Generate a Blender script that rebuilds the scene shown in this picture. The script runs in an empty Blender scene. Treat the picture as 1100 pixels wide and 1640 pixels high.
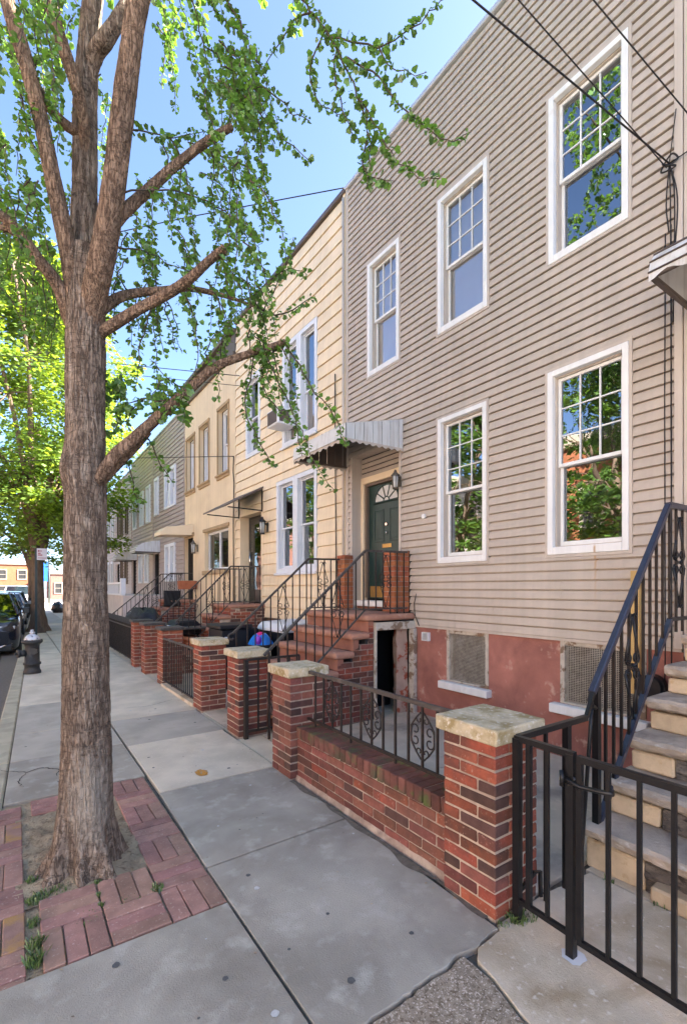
import bpy, bmesh, math, random
from mathutils import Vector, Matrix, noise
random.seed(7)
R = math.radians
S = bpy.context.scene
COL = S.collection
# ------------------------------------------------------------------ camera, sky, sun, exposure
CAM_Z = 1.65
YAW = 34.636
cam = bpy.data.cameras.new('camera')
cam.sensor_fit = 'AUTO'; cam.sensor_width = 36.0
cam.lens = 760.0 / 1640.0 * 36.0
cam.shift_y = (942 - 820) / 1640.0
cam.clip_start = 0.05; cam.clip_end = 2000
co = bpy.data.objects.new('camera', cam); COL.objects.link(co)
co.location = (0, 0, CAM_Z); co.rotation_euler = (R(90), 0, R(-YAW))
S.camera = co
SUN_EL, SUN_AZ = 33.0, -27.0          # azimuth measured from +X towards +Y
w = bpy.data.worlds.new('World'); S.world = w; w.use_nodes = True
nt = w.node_tree
sky = nt.nodes.new('ShaderNodeTexSky'); sky.sky_type = 'NISHITA'; sky.sun_disc = False
sky.sun_elevation = R(SUN_EL); sky.sun_rotation = R(90 - SUN_AZ)
sky.air_density = 0.62; sky.dust_density = 1.5; sky.ozone_density = 2.8; sky.altitude = 0
bg = nt.nodes['Background']; bg.inputs[1].default_value = 0.078
nt.links.new(sky.outputs[0], bg.inputs[0])
sl = bpy.data.lights.new('sun', 'SUN'); sl.energy = 4.6; sl.angle = R(0.6); sl.color = (1, .955, .88)
so = bpy.data.objects.new('sun', sl); COL.objects.link(so)
sd = Vector((math.cos(R(SUN_EL)) * math.cos(R(SUN_AZ)), math.cos(R(SUN_EL)) * math.sin(R(SUN_AZ)), math.sin(R(SUN_EL))))
so.rotation_euler = sd.to_track_quat('Z', 'Y').to_euler(); so.location = sd * 40
S.view_settings.view_transform = 'Standard'; S.view_settings.look = 'None'
S.view_settings.gamma = 1.0; S.view_settings.use_curve_mapping = False
S.view_settings.exposure = 3.25
# ------------------------------------------------------------------ helpers
DV = (math.sin(R(YAW)), math.cos(R(YAW)))
def pix(u, v, d):
    """world point at depth d seen at picture position u, v"""
    k = (u - 550) / 760.0
    return Vector((d * (DV[0] + k * DV[1]), d * (DV[1] - k * DV[0]), CAM_Z + (942 - v) / 760.0 * d))
WL = {}
def thing(name, label, cat, loc=(0, 0, 0), group=None, kind=None):
    o = bpy.data.objects.new(name, None); COL.objects.link(o); o.location = loc
    o.empty_display_size = .1
    WL[o.name] = Vector(loc)
    if label: o['label'] = label
    if cat: o['category'] = cat
    if group: o['group'] = group
    if kind: o['kind'] = kind
    return o
def tag(o, label, cat, group=None):
    o['label'] = label; o['category'] = cat
    if group: o['group'] = group
    return o
def link_mesh(name, me, parent, wloc):
    o = bpy.data.objects.new(name, me); COL.objects.link(o)
    wloc = Vector(wloc)
    if parent is not None:
        o.parent = parent; o.location = wloc - WL[parent.name]
    else:
        o.location = wloc
    WL[o.name] = wloc
    return o
class MB:
    def __init__(s): s.v = []; s.f = []; s.sm = []
    def quad(s, a, b, c, d):
        n = len(s.v); s.v += [a, b, c, d]; s.f.append((n, n+1, n+2, n+3)); s.sm.append(False); return s
    def poly(s, pts):
        n = len(s.v); s.v += list(pts); s.f.append(tuple(range(n, n+len(pts)))); s.sm.append(False); return s
    def box(s, x0, x1, y0, y1, z0, z1):
        n = len(s.v)
        s.v += [(x0,y0,z0),(x1,y0,z0),(x1,y1,z0),(x0,y1,z0),(x0,y0,z1),(x1,y0,z1),(x1,y1,z1),(x0,y1,z1)]
        for f in ((0,3,2,1),(4,5,6,7),(0,1,5,4),(1,2,6,5),(2,3,7,6),(3,0,4,7)):
            s.f.append(tuple(n+i for i in f)); s.sm.append(False)
        return s
    def extrude(s, prof, axis, a, b):
        """closed profile (list of 2D) swept along axis from a to b. axis 'y': prof=(x,z); 'x': prof=(y,z); 'z': prof=(x,y)"""
        def P(p, t):
            return {'y': (p[0], t, p[1]), 'x': (t, p[0], p[1]), 'z': (p[0], p[1], t)}[axis]
        n = len(s.v); m = len(prof)
        s.v += [P(p, a) for p in prof] + [P(p, b) for p in prof]
        for i in range(m):
            j = (i+1) % m; s.f.append((n+i, n+j, n+m+j, n+m+i)); s.sm.append(False)
        s.f.append(tuple(n+i for i in reversed(range(m)))); s.f.append(tuple(n+m+i for i in range(m))); s.sm += [False, False]
        return s
    def tube(s, pts, rad, n=6, cap=True):
        pts = [Vector(p) for p in pts]; m = len(pts)
        if not hasattr(rad, '__len__'): rad = [rad] * m
        base = len(s.v); prev = None
        for i, p in enumerate(pts):
            t = (pts[min(i+1, m-1)] - pts[max(i-1, 0)])
            if t.length < 1e-9: t = Vector((0, 0, 1))
            t.normalize()
            if prev is None:
                a = Vector((0, 0, 1)) if abs(t.z) < .9 else Vector((1, 0, 0))
                u = t.cross(a).normalized()
            else:
                u = (prev - t * prev.dot(t))
                u = u.normalized() if u.length > 1e-6 else t.orthogonal().normalized()
            prev = u; q = t.cross(u)
            for k in range(n):
                an = 2 * math.pi * (k + .5) / n
                s.v.append(tuple(p + (u * math.cos(an) + q * math.sin(an)) * rad[i]))
        for i in range(m-1):
            for k in range(n):
                k2 = (k+1) % n
                s.f.append((base+i*n+k, base+i*n+k2, base+(i+1)*n+k2, base+(i+1)*n+k)); s.sm.append(n > 4)
        if cap:
            s.f.append(tuple(base+k for k in reversed(range(n)))); s.f.append(tuple(base+(m-1)*n+k for k in range(n))); s.sm += [False, False]
        return s
    def lathe(s, prof, cx, cy, n=20):
        base = len(s.v); m = len(prof)
        for r, z in prof:
            for k in range(n):
                a = 2*math.pi*k/n; s.v.append((cx+r*math.cos(a), cy+r*math.sin(a), z))
        for i in range(m-1):
            for k in range(n):
                k2 = (k+1) % n; s.f.append((base+i*n+k, base+i*n+k2, base+(i+1)*n+k2, base+(i+1)*n+k)); s.sm.append(True)
        s.f.append(tuple(base+(m-1)*n+k for k in range(n))); s.f.append(tuple(base+k for k in reversed(range(n)))); s.sm += [False, False]
        return s
    def build(s, name, m, parent=None, loc=None, bevel=0, kind=None, label=None, seg=1):
        if loc is None:
            if parent is not None: loc = WL[parent.name]
            elif s.v:
                n = len(s.v); loc = Vector((sum(p[0] for p in s.v)/n, sum(p[1] for p in s.v)/n, min(p[2] for p in s.v)))
        loc = Vector(loc)
        me = bpy.data.meshes.new(name)
        me.from_pydata([(p[0]-loc.x, p[1]-loc.y, p[2]-loc.z) for p in s.v], [], s.f)
        me.polygons.foreach_set('use_smooth', s.sm); me.update()
        if m is not None: me.materials.append(m)
        o = link_mesh(name, me, parent, loc)
        if bevel:
            b = o.modifiers.new('bevel', 'BEVEL'); b.width = bevel; b.segments = seg; b.limit_method = 'ANGLE'; b.angle_limit = R(40)
        if kind: o['kind'] = kind
        if label: o['label'] = label
        return o
def catmull(P, n):
    P = [Vector(p) for p in P]; out = []
    Q = [P[0]*2-P[1]]+P+[P[-1]*2-P[-2]]; m = len(P)-1
    for i in range(n+1):
        s_ = i/n*m; k = min(int(s_), m-1); t = s_-k; a, b_, c, d = Q[k], Q[k+1], Q[k+2], Q[k+3]
        out.append(.5*((2*b_)+(c-a)*t+(2*a-5*b_+4*c-d)*t*t+(3*b_-a-3*c+d)*t**3))
    return out
# ------------------------------------------------------------------ materials
def ramp(nt, fac, stops):
    r = nt.nodes.new('ShaderNodeValToRGB'); e = r.color_ramp.elements
    while len(e) < len(stops): e.new(.5)
    for i, (p, c) in enumerate(stops): e[i].position = p; e[i].color = (*c, 1) if len(c) == 3 else c
    nt.links.new(fac, r.inputs[0]); return r.outputs[0]
def mixc(nt, fac, a, b, mode='MIX'):
    m = nt.nodes.new('ShaderNodeMix'); m.data_type = 'RGBA'; m.blend_type = mode
    for sck, val in ((m.inputs[0], fac), (m.inputs[6], a), (m.inputs[7], b)):
        if hasattr(val, 'links'): nt.links.new(val, sck)
        elif isinstance(val, (int, float)): sck.default_value = val
        else: sck.default_value = (*val, 1)
    return m.outputs[2]
def noisen(nt, vec, scale, detail=4, rough=.55, dist=0):
    n = nt.nodes.new('ShaderNodeTexNoise'); n.inputs['Scale'].default_value = scale
    n.inputs['Detail'].default_value = detail; n.inputs['Roughness'].default_value = rough; n.inputs['Distortion'].default_value = dist
    nt.links.new(vec, n.inputs['Vector']); return n.outputs[0]
def mapped(nt, vec, sc):
    m = nt.nodes.new('ShaderNodeMapping'); m.inputs['Scale'].default_value = sc; nt.links.new(vec, m.inputs[0]); return m.outputs[0]
def mul(c, f): return tuple(min(1, x*f) for x in c)
def mat(name, c, var=.12, scale=6, rough=.75, bump=.15, bscale=80, rnd=0, metal=0, c2=None, c2scale=2.5, lo=.5, hi=.7,
        sc=(1, 1, 1), spec=.35, c3=None, c3scale=30, lo3=.6, hi3=.7, bdist=.01, hrnd=0, streak=0, c2sc=None):
    m = bpy.data.materials.new(name); m.use_nodes = True; nt = m.node_tree; L = nt.links
    b = nt.nodes['Principled BSDF']
    g = nt.nodes.new('ShaderNodeNewGeometry'); pos = mapped(nt, g.outputs['Position'], sc)
    col = mixc(nt, ramp(nt, noisen(nt, pos, scale, 5), [(.3, (0,0,0)), (.7, (1,1,1))]), mul(c, 1-var), mul(c, 1+var))
    if c2:
        p2 = mapped(nt, g.outputs['Position'], c2sc) if c2sc else pos
        f = ramp(nt, noisen(nt, p2, c2scale, 6, .6, .4), [(lo, (0,0,0)), (hi, (1,1,1))])
        col = mixc(nt, f, col, c2)
    if c3:
        f = ramp(nt, noisen(nt, pos, c3scale, 3, .6), [(lo3, (0,0,0)), (hi3, (1,1,1))])
        col = mixc(nt, f, col, c3)
    if streak:
        p2 = mapped(nt, g.outputs['Position'], (14, 14, .5))
        f = ramp(nt, noisen(nt, p2, 1.0, 4), [(.35, (1-streak,)*3), (.65, (1, 1, 1))])
        col = mixc(nt, 1.0, col, f, 'MULTIPLY')
    if rnd or hrnd:
        oi = nt.nodes.new('ShaderNodeObjectInfo')
        hsv = nt.nodes.new('ShaderNodeHueSaturation')
        mr = nt.nodes.new('ShaderNodeMapRange'); mr.inputs[3].default_value = 1-rnd; mr.inputs[4].default_value = 1+rnd
        L.new(oi.outputs['Random'], mr.inputs[0]); L.new(mr.outputs[0], hsv.inputs['Value'])
        if hrnd:
            wn = nt.nodes.new('ShaderNodeTexWhiteNoise'); wn.noise_dimensions = '1D'; L.new(oi.outputs['Random'], wn.inputs['W'])
            mr2 = nt.nodes.new('ShaderNodeMapRange'); mr2.inputs[3].default_value = .5-hrnd; mr2.inputs[4].default_value = .5+hrnd
            L.new(wn.outputs['Value'], mr2.inputs[0]); L.new(mr2.outputs[0], hsv.inputs['Hue'])
        L.new(col, hsv.inputs['Color']); col = hsv.outputs[0]
    L.new(col, b.inputs['Base Color'])
    b.inputs['Roughness'].default_value = rough; b.inputs['Metallic'].default_value = metal
    b.inputs['Specular IOR Level'].default_value = spec
    if bump:
        bn = nt.nodes.new('ShaderNodeBump'); bn.inputs['Strength'].default_value = bump; bn.inputs['Distance'].default_value = bdist
        L.new(noisen(nt, pos, bscale, 6, .65), bn.inputs['Height']); L.new(bn.outputs[0], b.inputs['Normal'])
    return m
def glass(name, ior=2.1, tint=(.5, .55, .55), wav=.004):
    m = bpy.data.materials.new(name); m.use_nodes = True; nt = m.node_tree; L = nt.links
    nt.nodes.remove(nt.nodes['Principled BSDF']); out = nt.nodes['Material Output']
    tr = nt.nodes.new('ShaderNodeBsdfTransparent'); tr.inputs[0].default_value = (*tint, 1)
    gl = nt.nodes.new('ShaderNodeBsdfGlossy'); gl.inputs['Roughness'].default_value = 0.0; gl.inputs[0].default_value = (.96, .98, 1, 1)
    fr = nt.nodes.new('ShaderNodeFresnel'); fr.inputs[0].default_value = ior
    g = nt.nodes.new('ShaderNodeNewGeometry')
    bn = nt.nodes.new('ShaderNodeBump'); bn.inputs['Strength'].default_value = .25; bn.inputs['Distance'].default_value = wav
    L.new(noisen(nt, g.outputs['Position'], 3.5, 1), bn.inputs['Height']); L.new(bn.outputs[0], gl.inputs['Normal'])
    mx = nt.nodes.new('ShaderNodeMixShader'); L.new(fr.outputs[0], mx.inputs[0]); L.new(tr.outputs[0], mx.inputs[1]); L.new(gl.outputs[0], mx.inputs[2])
    L.new(mx.outputs[0], out.inputs[0]); return m
def leafmat(name, c, ct, var=.3):
    m = bpy.data.materials.new(name); m.use_nodes = True; nt = m.node_tree; L = nt.links
    nt.nodes.remove(nt.nodes['Principled BSDF']); out = nt.nodes['Material Output']
    g = nt.nodes.new('ShaderNodeNewGeometry')
    wn = nt.nodes.new('ShaderNodeMapRange'); wn.inputs[3].default_value = 1-var; wn.inputs[4].default_value = 1+var
    L.new(g.outputs['Random Per Island'], wn.inputs[0])
    def hs(cc):
        h = nt.nodes.new('ShaderNodeHueSaturation'); h.inputs['Color'].default_value = (*cc, 1); L.new(wn.outputs[0], h.inputs['Value']); return h.outputs[0]
    d = nt.nodes.new('ShaderNodeBsdfDiffuse'); L.new(hs(c), d.inputs[0])
    t = nt.nodes.new('ShaderNodeBsdfTranslucent'); L.new(hs(ct), t.inputs[0])
    gl = nt.nodes.new('ShaderNodeBsdfGlossy'); gl.inputs['Roughness'].default_value = .42; gl.inputs[0].default_value = (.9, .95, 1, 1)
    a = nt.nodes.new('ShaderNodeAddShader'); L.new(d.outputs[0], a.inputs[0]); L.new(t.outputs[0], a.inputs[1])
    mx = nt.nodes.new('ShaderNodeMixShader'); mx.inputs[0].default_value = .06; L.new(a.outputs[0], mx.inputs[1]); L.new(gl.outputs[0], mx.inputs[2])
    L.new(mx.outputs[0], out.inputs[0]); return m
M = {}
M['vinyl'] = mat('tan_vinyl', (.50, .43, .365), .05, 3, .6, .05, 200, rnd=.03, c2=(.43, .355, .29), c2scale=1.2, lo=.55, hi=.9, streak=.09, spec=.25)
def rust(m):
    nt = m.node_tree; L = nt.links; b = nt.nodes['Principled BSDF']; src = b.inputs['Base Color'].links[0].from_socket
    g = nt.nodes.new('ShaderNodeNewGeometry'); sp_ = nt.nodes.new('ShaderNodeSeparateXYZ'); L.new(g.outputs['Position'], sp_.inputs[0])
    def mth(op, a, c):
        n = nt.nodes.new('ShaderNodeMath'); n.operation = op
        for i, v in enumerate((a, c)):
            if hasattr(v, 'links'): L.new(v, n.inputs[i])
            else: n.inputs[i].default_value = v
        return n.outputs[0]
    ny = noisen(nt, mapped(nt, g.outputs['Position'], (1, 1, 3)), 8, 3)
    dy_ = mth('ABSOLUTE', mth('SUBTRACT', mth('ADD', sp_.outputs[1], mth('MULTIPLY', ny, .012)), 2.284), 0)
    wy = ramp(nt, dy_, [(.004, (1,1,1)), (.016, (0,0,0))])
    mz = nt.nodes.new('ShaderNodeMapRange'); mz.inputs[1].default_value = 1.42; mz.inputs[2].default_value = 2.06; L.new(sp_.outputs[2], mz.inputs[0])
    wz = ramp(nt, mz.outputs[0], [(0, (0,0,0)), (.55, (.45,)*3), (.95, (1,1,1)), (1, (0,0,0))])
    f = mth('MULTIPLY', mth('MULTIPLY', wy, wz), .75)
    L.new(mixc(nt, f, src, (.40, .20, .045)), b.inputs['Base Color'])
rust(M['vinyl'])
M['vinyl_trim'] = mat('tan_trim', (.53, .46, .395), .06, 4, .55, .04, 120, streak=.12)
M['cream'] = mat('cream_siding', (.82, .67, .465), .05, 2.5, .6, .05, 150, rnd=.03, c2=(.72, .54, .34), c2scale=1.4, lo=.58, hi=.9, streak=.10)
M['cream_trim'] = mat('cream_trim', (.80, .655, .46), .05, 3, .55, .04, 100)
M['stucco'] = mat('beige_stucco', (.74, .595, .40), .06, 2, .9, .4, 160, c2=(.60, .46, .29), c2scale=.9, lo=.55, hi=.85, bdist=.006, streak=.10)
M['stucco_trim'] = mat('ochre_stucco_trim', (.40, .285, .16), .1, 5, .85, .2, 120)
M['mauve'] = mat('mauve_vinyl', (.37, .312, .288), .06, 3, .55, .05, 150, rnd=.04, streak=.1)
M['pinkish'] = mat('pinkish_vinyl', (.47, .39, .345), .06, 3, .55, .05, 150, rnd=.04, streak=.1)
M['palegrey'] = mat('pale_grey_vinyl', (.50, .45, .42), .06, 3, .55, .05, 150, rnd=.04, streak=.1)
M['white'] = mat('white_paint', (.80, .80, .79), .04, 5, .45, .04, 80, c2=(.64, .60, .55), c2scale=5, lo=.62, hi=.88, streak=.08)
rust(M['white'])
M['bluewhite'] = mat('cool_white_paint', (.68, .71, .76), .04, 5, .5, .04, 80, streak=.06)
M['redwall'] = mat('red_painted_stucco', (.395, .165, .130), .18, 3, .88, .5, 60, c2=(.27, .112, .090), c2scale=2.1, lo=.42, hi=.64, c3=(.52, .34, .27), c3scale=6, lo3=.62, hi3=.74, bdist=.012)
M['brick_red'] = mat('bright_red_brick', (.285, .074, .042), .24, 18, .88, .7, 120, rnd=.24, hrnd=.008, c2=(.14, .055, .040), c2scale=4.2, lo=.46, hi=.66, c3=(.36, .20, .145), c3scale=60, lo3=.60, hi3=.74)
M['brick_dark'] = mat('dark_iron_brick', (.098, .050, .040), .25, 14, .85, .6, 120, rnd=.3, hrnd=.01, c2=(.065, .038, .034), c2scale=6)
M['brick_brown'] = mat('brown_red_brick', (.195, .070, .050), .22, 16, .85, .6, 120, rnd=.32, hrnd=.010, c2=(.12, .055, .043), c2scale=3, lo=.5, hi=.7, c3=(.30, .17, .13), c3scale=55, lo3=.63, hi3=.75)
M['brick_orange'] = mat('orange_brick', (.40, .13, .055), .2, 18, .85, .45, 120, rnd=.2, hrnd=.008, c2=(.26, .09, .05), c2scale=4)
M['brick_moss'] = mat('weathered_coping_brick', (.15, .060, .045), .25, 14, .9, .5, 90, rnd=.3, c2=(.085, .07, .04), c2scale=5, lo=.48, hi=.64, c3=(.10, .12, .035), c3scale=7, lo3=.58, hi3=.7)
M['mortar'] = mat('pale_mortar', (.48, .37, .28), .18, 20, .95, .4, 150, c2=(.28, .205, .16), c2scale=3.5, lo=.45, hi=.66)
M['mortar_dark'] = mat('dirty_mortar', (.32, .235, .185), .2, 20, .95, .4, 150, c2=(.46, .36, .28), c2scale=5, lo=.5, hi=.62)
M['capstone'] = mat('weathered_cap_stone', (.57, .475, .32), .2, 14, .95, .9, 70, c2=(.33, .25, .12), c2scale=7, lo=.46, hi=.64, c3=(.68, .61, .50), c3scale=40, lo3=.56, hi3=.7, rnd=.08)
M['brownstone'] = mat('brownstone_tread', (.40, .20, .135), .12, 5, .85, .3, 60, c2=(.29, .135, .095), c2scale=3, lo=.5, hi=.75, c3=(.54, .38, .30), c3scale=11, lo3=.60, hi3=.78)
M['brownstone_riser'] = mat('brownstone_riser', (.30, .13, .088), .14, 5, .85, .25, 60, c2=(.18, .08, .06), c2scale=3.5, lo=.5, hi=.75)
M['iron'] = mat('brown_black_iron', (.026, .019, .016), .3, 20, .6, .3, 90, spec=.35, c2=(.060, .036, .026), c2scale=9, lo=.55, hi=.75)
M['iron_grey'] = mat('worn_handrail_paint', (.060, .048, .042), .25, 20, .5, .2, 90, spec=.45, c2=(.14, .12, .11), c2scale=12, lo=.55, hi=.75)
M['black_iron'] = mat('gloss_black_iron', (.008, .008, .009), .2, 20, .38, .12, 60, spec=.4)
M['blueblack'] = mat('blue_black_handrail', (.022, .025, .045), .25, 30, .32, .15, 60, spec=.6)
M['bluestone'] = mat('bluestone_flag', (.405, .358, .288), .15, 2.2, .93, .6, 130, c2=(.29, .252, .20), c2scale=1.7, lo=.42, hi=.66, c3=(.52, .475, .40), c3scale=6, lo3=.54, hi3=.78, bdist=.006)
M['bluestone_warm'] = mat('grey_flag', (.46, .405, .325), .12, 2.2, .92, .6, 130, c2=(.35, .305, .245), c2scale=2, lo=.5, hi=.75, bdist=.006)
M['concrete'] = mat('warm_concrete', (.66, .565, .43), .12, 3, .92, .6, 140, c2=(.52, .435, .32), c2scale=1.4, lo=.45, hi=.70, c3=(.74, .66, .53), c3scale=45, lo3=.62, hi3=.7, bdist=.006)
M['concrete_dirty'] = mat('stained_concrete', (.64, .525, .385), .15, 4, .95, .6, 110, c2=(.42, .315, .20), c2scale=2.6, lo=.46, hi=.66, c3=(.74, .65, .53), c3scale=26, lo3=.6, hi3=.72, bdist=.008)
M['pebble'] = mat('exposed_aggregate', (.40, .32, .235), .25, 40, .95, .9, 150, c2=(.22, .165, .11), c2scale=60, lo=.5, hi=.6, c3=(.75, .65, .54), c3scale=110, lo3=.57, hi3=.62, bdist=.012)
M['areafloor'] = mat('areaway_concrete', (.56, .47, .36), .12, 3, .92, .4, 100, c2=(.30, .26, .215), c2scale=1.3, lo=.5, hi=.66, c3=(.64, .55, .44), c3scale=12, lo3=.6, hi3=.75, bdist=.008)
M['paver'] = mat('mauve_paver', (.375, .205, .160), .18, 12, .9, .6, 140, rnd=.16, hrnd=.014, c2=(.26, .145, .115), c2scale=5, lo=.48, hi=.72, c3=(.52, .38, .31), c3scale=60, lo3=.60, hi3=.72, bdist=.008)
M['paver_ochre'] = mat('ochre_stained_paver', (.33, .19, .15), .2, 12, .9, .6, 140, rnd=.1, c2=(.44, .25, .085), c2scale=7, lo=.45, hi=.62)
M['soil'] = mat('pit_soil', (.40, .31, .205), .3, 9, 1, 1, 60, c2=(.50, .40, .27), c2scale=5, lo=.48, hi=.62, c3=(.22, .16, .10), c3scale=26, lo3=.55, hi3=.68, bdist=.03)
M['asphalt'] = mat('asphalt', (.11, .105, .105), .15, 8, .95, .6, 200, c2=(.14, .135, .13), c2scale=.8, lo=.45, hi=.7)
M['kerbstone'] = mat('kerb_concrete', (.46, .40, .28), .12, 5, .9, .35, 80, c2=(.33, .28, .20), c2scale=3)
M['alu'] = mat('white_aluminium', (.62, .62, .61), .05, 4, .45, .05, 60, c2=(.40, .36, .32), c2scale=1.0, c2sc=(16, 16, 1.2), lo=.50, hi=.78, spec=.5)
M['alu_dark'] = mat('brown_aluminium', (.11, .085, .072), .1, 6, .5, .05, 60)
M['brown_paint'] = mat('brown_soffit', (.16, .12, .09), .1, 6, .6, .1, 60)
M['door_green'] = mat('dark_green_door', (.012, .038, .034), .12, 6, .4, .06, 60, spec=.5)
M['door_black'] = mat('black_door', (.012, .011, .011), .2, 6, .3, .06, 60, spec=.5)
M['brass'] = mat('brass', (.50, .30, .10), .15, 14, .4, .2, 60, metal=.7)
M['pewter'] = mat('pewter_lantern', (.16, .14, .11), .2, 20, .45, .2, 60, metal=.6)
M['chrome'] = mat('chrome', (.75, .75, .76), .05, 5, .15, 0, metal=1)
M['dark'] = mat('dark_interior', (.035, .033, .032), .2, 4, .9, 0)
M['blind'] = mat('white_blind', (.80, .81, .82), .03, 6, .7, .05, 40)
M['curtain'] = mat('grey_curtain', (.30, .32, .36), .05, 6, .8, .1, 40)
M['glass'] = glass('window_glass', 3.0, (.92, .93, .93))
M['glass_far'] = glass('far_window_glass', 2.0, (.4, .42, .42))
M['fanglass'] = mat('frosted_fanlight', (.55, .56, .55), .1, 20, .25, .3, 40, spec=.6)
M['screen'] = mat('rusty_wire_screen', (.36, .32, .265), .25, 20, .7, 0, c2=(.46, .43, .38), c2scale=6)
M['oldwood'] = mat('peeling_white_wood', (.50, .45, .38), .15, 15, .85, .5, 50, c2=(.22, .15, .10), c2scale=7, lo=.52, hi=.6)
M['tan_stone'] = mat('tan_split_stone', (.52, .395, .26), .16, 9, .9, .6, 50, rnd=.14, c2=(.64, .50, .34), c2scale=5, lo=.5, hi=.7, c3=(.42, .28, .15), c3scale=12, lo3=.6, hi3=.75)
M['slate'] = mat('grey_slate_tread', (.46, .375, .295), .16, 5, .9, .7, 40, c2=(.30, .24, .19), c2scale=4, lo=.46, hi=.64, c3=(.62, .55, .46), c3scale=9, lo3=.60, hi3=.74, sc=(1, 1, 2.5), bdist=.02)
M['rockface'] = mat('dark_rock_face', (.13, .11, .095), .25, 7, .9, 1, 26, c2=(.24, .20, .165), c2scale=6, lo=.48, hi=.62, c3=(.06, .05, .045), c3scale=18, lo3=.56, hi3=.66, sc=(1, 1, 2.2), bdist=.03)
def barkmat(name, ridge, mid, crack, fr=22, hz=.6, zs=.20, stain=False):
    m = bpy.data.materials.new(name); m.use_nodes = True; nt = m.node_tree; L = nt.links; b = nt.nodes['Principled BSDF']
    g = nt.nodes.new('ShaderNodeNewGeometry'); P = g.outputs['Position']
    def mth(op, a, c=None):
        n = nt.nodes.new('ShaderNodeMath'); n.operation = op
        for i, v in enumerate((a, c)):
            if v is None: continue
            if hasattr(v, 'links'): L.new(v, n.inputs[i])
            else: n.inputs[i].default_value = v
        return n.outputs[0]
    v1 = noisen(nt, mapped(nt, P, (1, 1, zs)), fr, 2, .5, .5)
    a1 = mth('ABSOLUTE', mth('SUBTRACT', v1, .5))
    lines = ramp(nt, a1, [(.0, (1,1,1)), (.018, (.85,.85,.85)), (.05, (0,0,0))])          # raised pale ridges
    patch = ramp(nt, noisen(nt, P, 9, 3), [(.36, (0,0,0)), (.56, (1,1,1))])
    lines = mth('MULTIPLY', lines, patch)
    v2 = noisen(nt, mapped(nt, P, (1, 1, zs*1.5)), fr*1.9, 3, .6, .4)
    cr = ramp(nt, mth('ABSOLUTE', mth('SUBTRACT', v2, .5)), [(.0, (0,0,0)), (.07, (1,1,1))])   # furrows
    h_ = noisen(nt, mapped(nt, P, (.45, .45, 2.0)), 7, 3, .6, .4)
    fh = ramp(nt, mth('ABSOLUTE', mth('SUBTRACT', h_, .5)), [(.0, (1-hz,)*3), (.016, (1,1,1))])
    big = noisen(nt, P, 5, 3)
    fine = noisen(nt, mapped(nt, P, (1, 1, .5)), 90, 4)
    col = mixc(nt, cr, crack, mid)
    col = mixc(nt, lines, col, ridge)
    col = mixc(nt, 1.0, col, fh, 'MULTIPLY')
    col = mixc(nt, 1.0, col, ramp(nt, big, [(.3, (.80, .80, .80)), (.7, (1.15, 1.12, 1.08))]), 'MULTIPLY')
    col = mixc(nt, 1.0, col, ramp(nt, fine, [(.3, (.75, .75, .75)), (.7, (1.2, 1.2, 1.2))]), 'MULTIPLY')
    hgt = mth('MULTIPLY', mth('ADD', mth('ADD', mth('MULTIPLY', cr, .55), mth('MULTIPLY', lines, .35)), mth('MULTIPLY', fine, .25)), fh)
    if stain:
        vm = nt.nodes.new('ShaderNodeVectorMath'); vm.operation = 'DISTANCE'; L.new(mapped(nt, P, (1, 1, .62)), vm.inputs[0]); vm.inputs[1].default_value = (.38, 3.05, .27)
        sm = mth('ADD', vm.outputs['Value'], mth('MULTIPLY', mth('SUBTRACT', noisen(nt, P, 22, 5, .7), .5), .35))
        col = mixc(nt, ramp(nt, sm, [(.09, (.75,)*3), (.20, (0,0,0))]), col, (.36, .30, .235))
    L.new(col, b.inputs['Base Color']); b.inputs['Roughness'].default_value = .95; b.inputs['Specular IOR Level'].default_value = .15
    bn = nt.nodes.new('ShaderNodeBump'); bn.inputs['Strength'].default_value = 1; bn.inputs['Distance'].default_value = .012
    L.new(hgt, bn.inputs['Height']); L.new(bn.outputs[0], b.inputs['Normal']); return m
M['bark'] = barkmat('furrowed_bark', (.37, .29, .225), (.205, .150, .113), (.115, .082, .062), 23, .42, .11, True)
M['bark_limb'] = barkmat('reddish_limb_bark', (.38, .26, .18), (.245, .162, .112), (.125, .080, .056), 32, .42, .09)
M['bark_far'] = mat('grey_brown_bark', (.17, .115, .08), .2, 12, .95, .6, 30, sc=(1, 1, .3), c2=(.10, .07, .05), c2scale=14)
M['twig'] = mat('twig_bark', (.075, .055, .042), .2, 30, .9, 0)
M['ginkgo'] = leafmat('ginkgo_leaf', (.060, .120, .022), (.098, .178, .016), .5)
M['maple'] = leafmat('maple_leaf', (.068, .112, .018), (.165, .215, .012), .45)
M['maple2'] = leafmat('street_tree_leaf', (.050, .095, .017), (.085, .140, .012), .4)
M['grass'] = leafmat('weed_grass', (.085, .125, .035), (.06, .09, .02), .5)
M['dry'] = leafmat('dry_litter', (.28, .20, .12), (.05, .03, .01), .5)
M['paintblack'] = mat('black_car_paint', (.012, .014, .02), .1, 4, .12, 0, spec=.6)
M['paintblue'] = mat('dark_blue_car_paint', (.03, .035, .045), .1, 4, .15, 0, spec=.6)
M['paintsilver'] = mat('silver_car_paint', (.34, .34, .36), .05, 4, .2, 0, spec=.6, metal=.4)
M['paintwhite'] = mat('white_car_paint', (.72, .72, .73), .03, 4, .2, 0, spec=.5)
M['rubber'] = mat('tyre_rubber', (.022, .022, .023), .1, 20, .85, .2, 60)
M['carglass'] = glass('car_glass', 1.7, (.25, .3, .29))
M['hyd_black'] = mat('black_hydrant_paint', (.040, .038, .037), .2, 20, .5, .25, 60, c2=(.09, .085, .08), c2scale=12, lo=.55, hi=.75)
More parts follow.
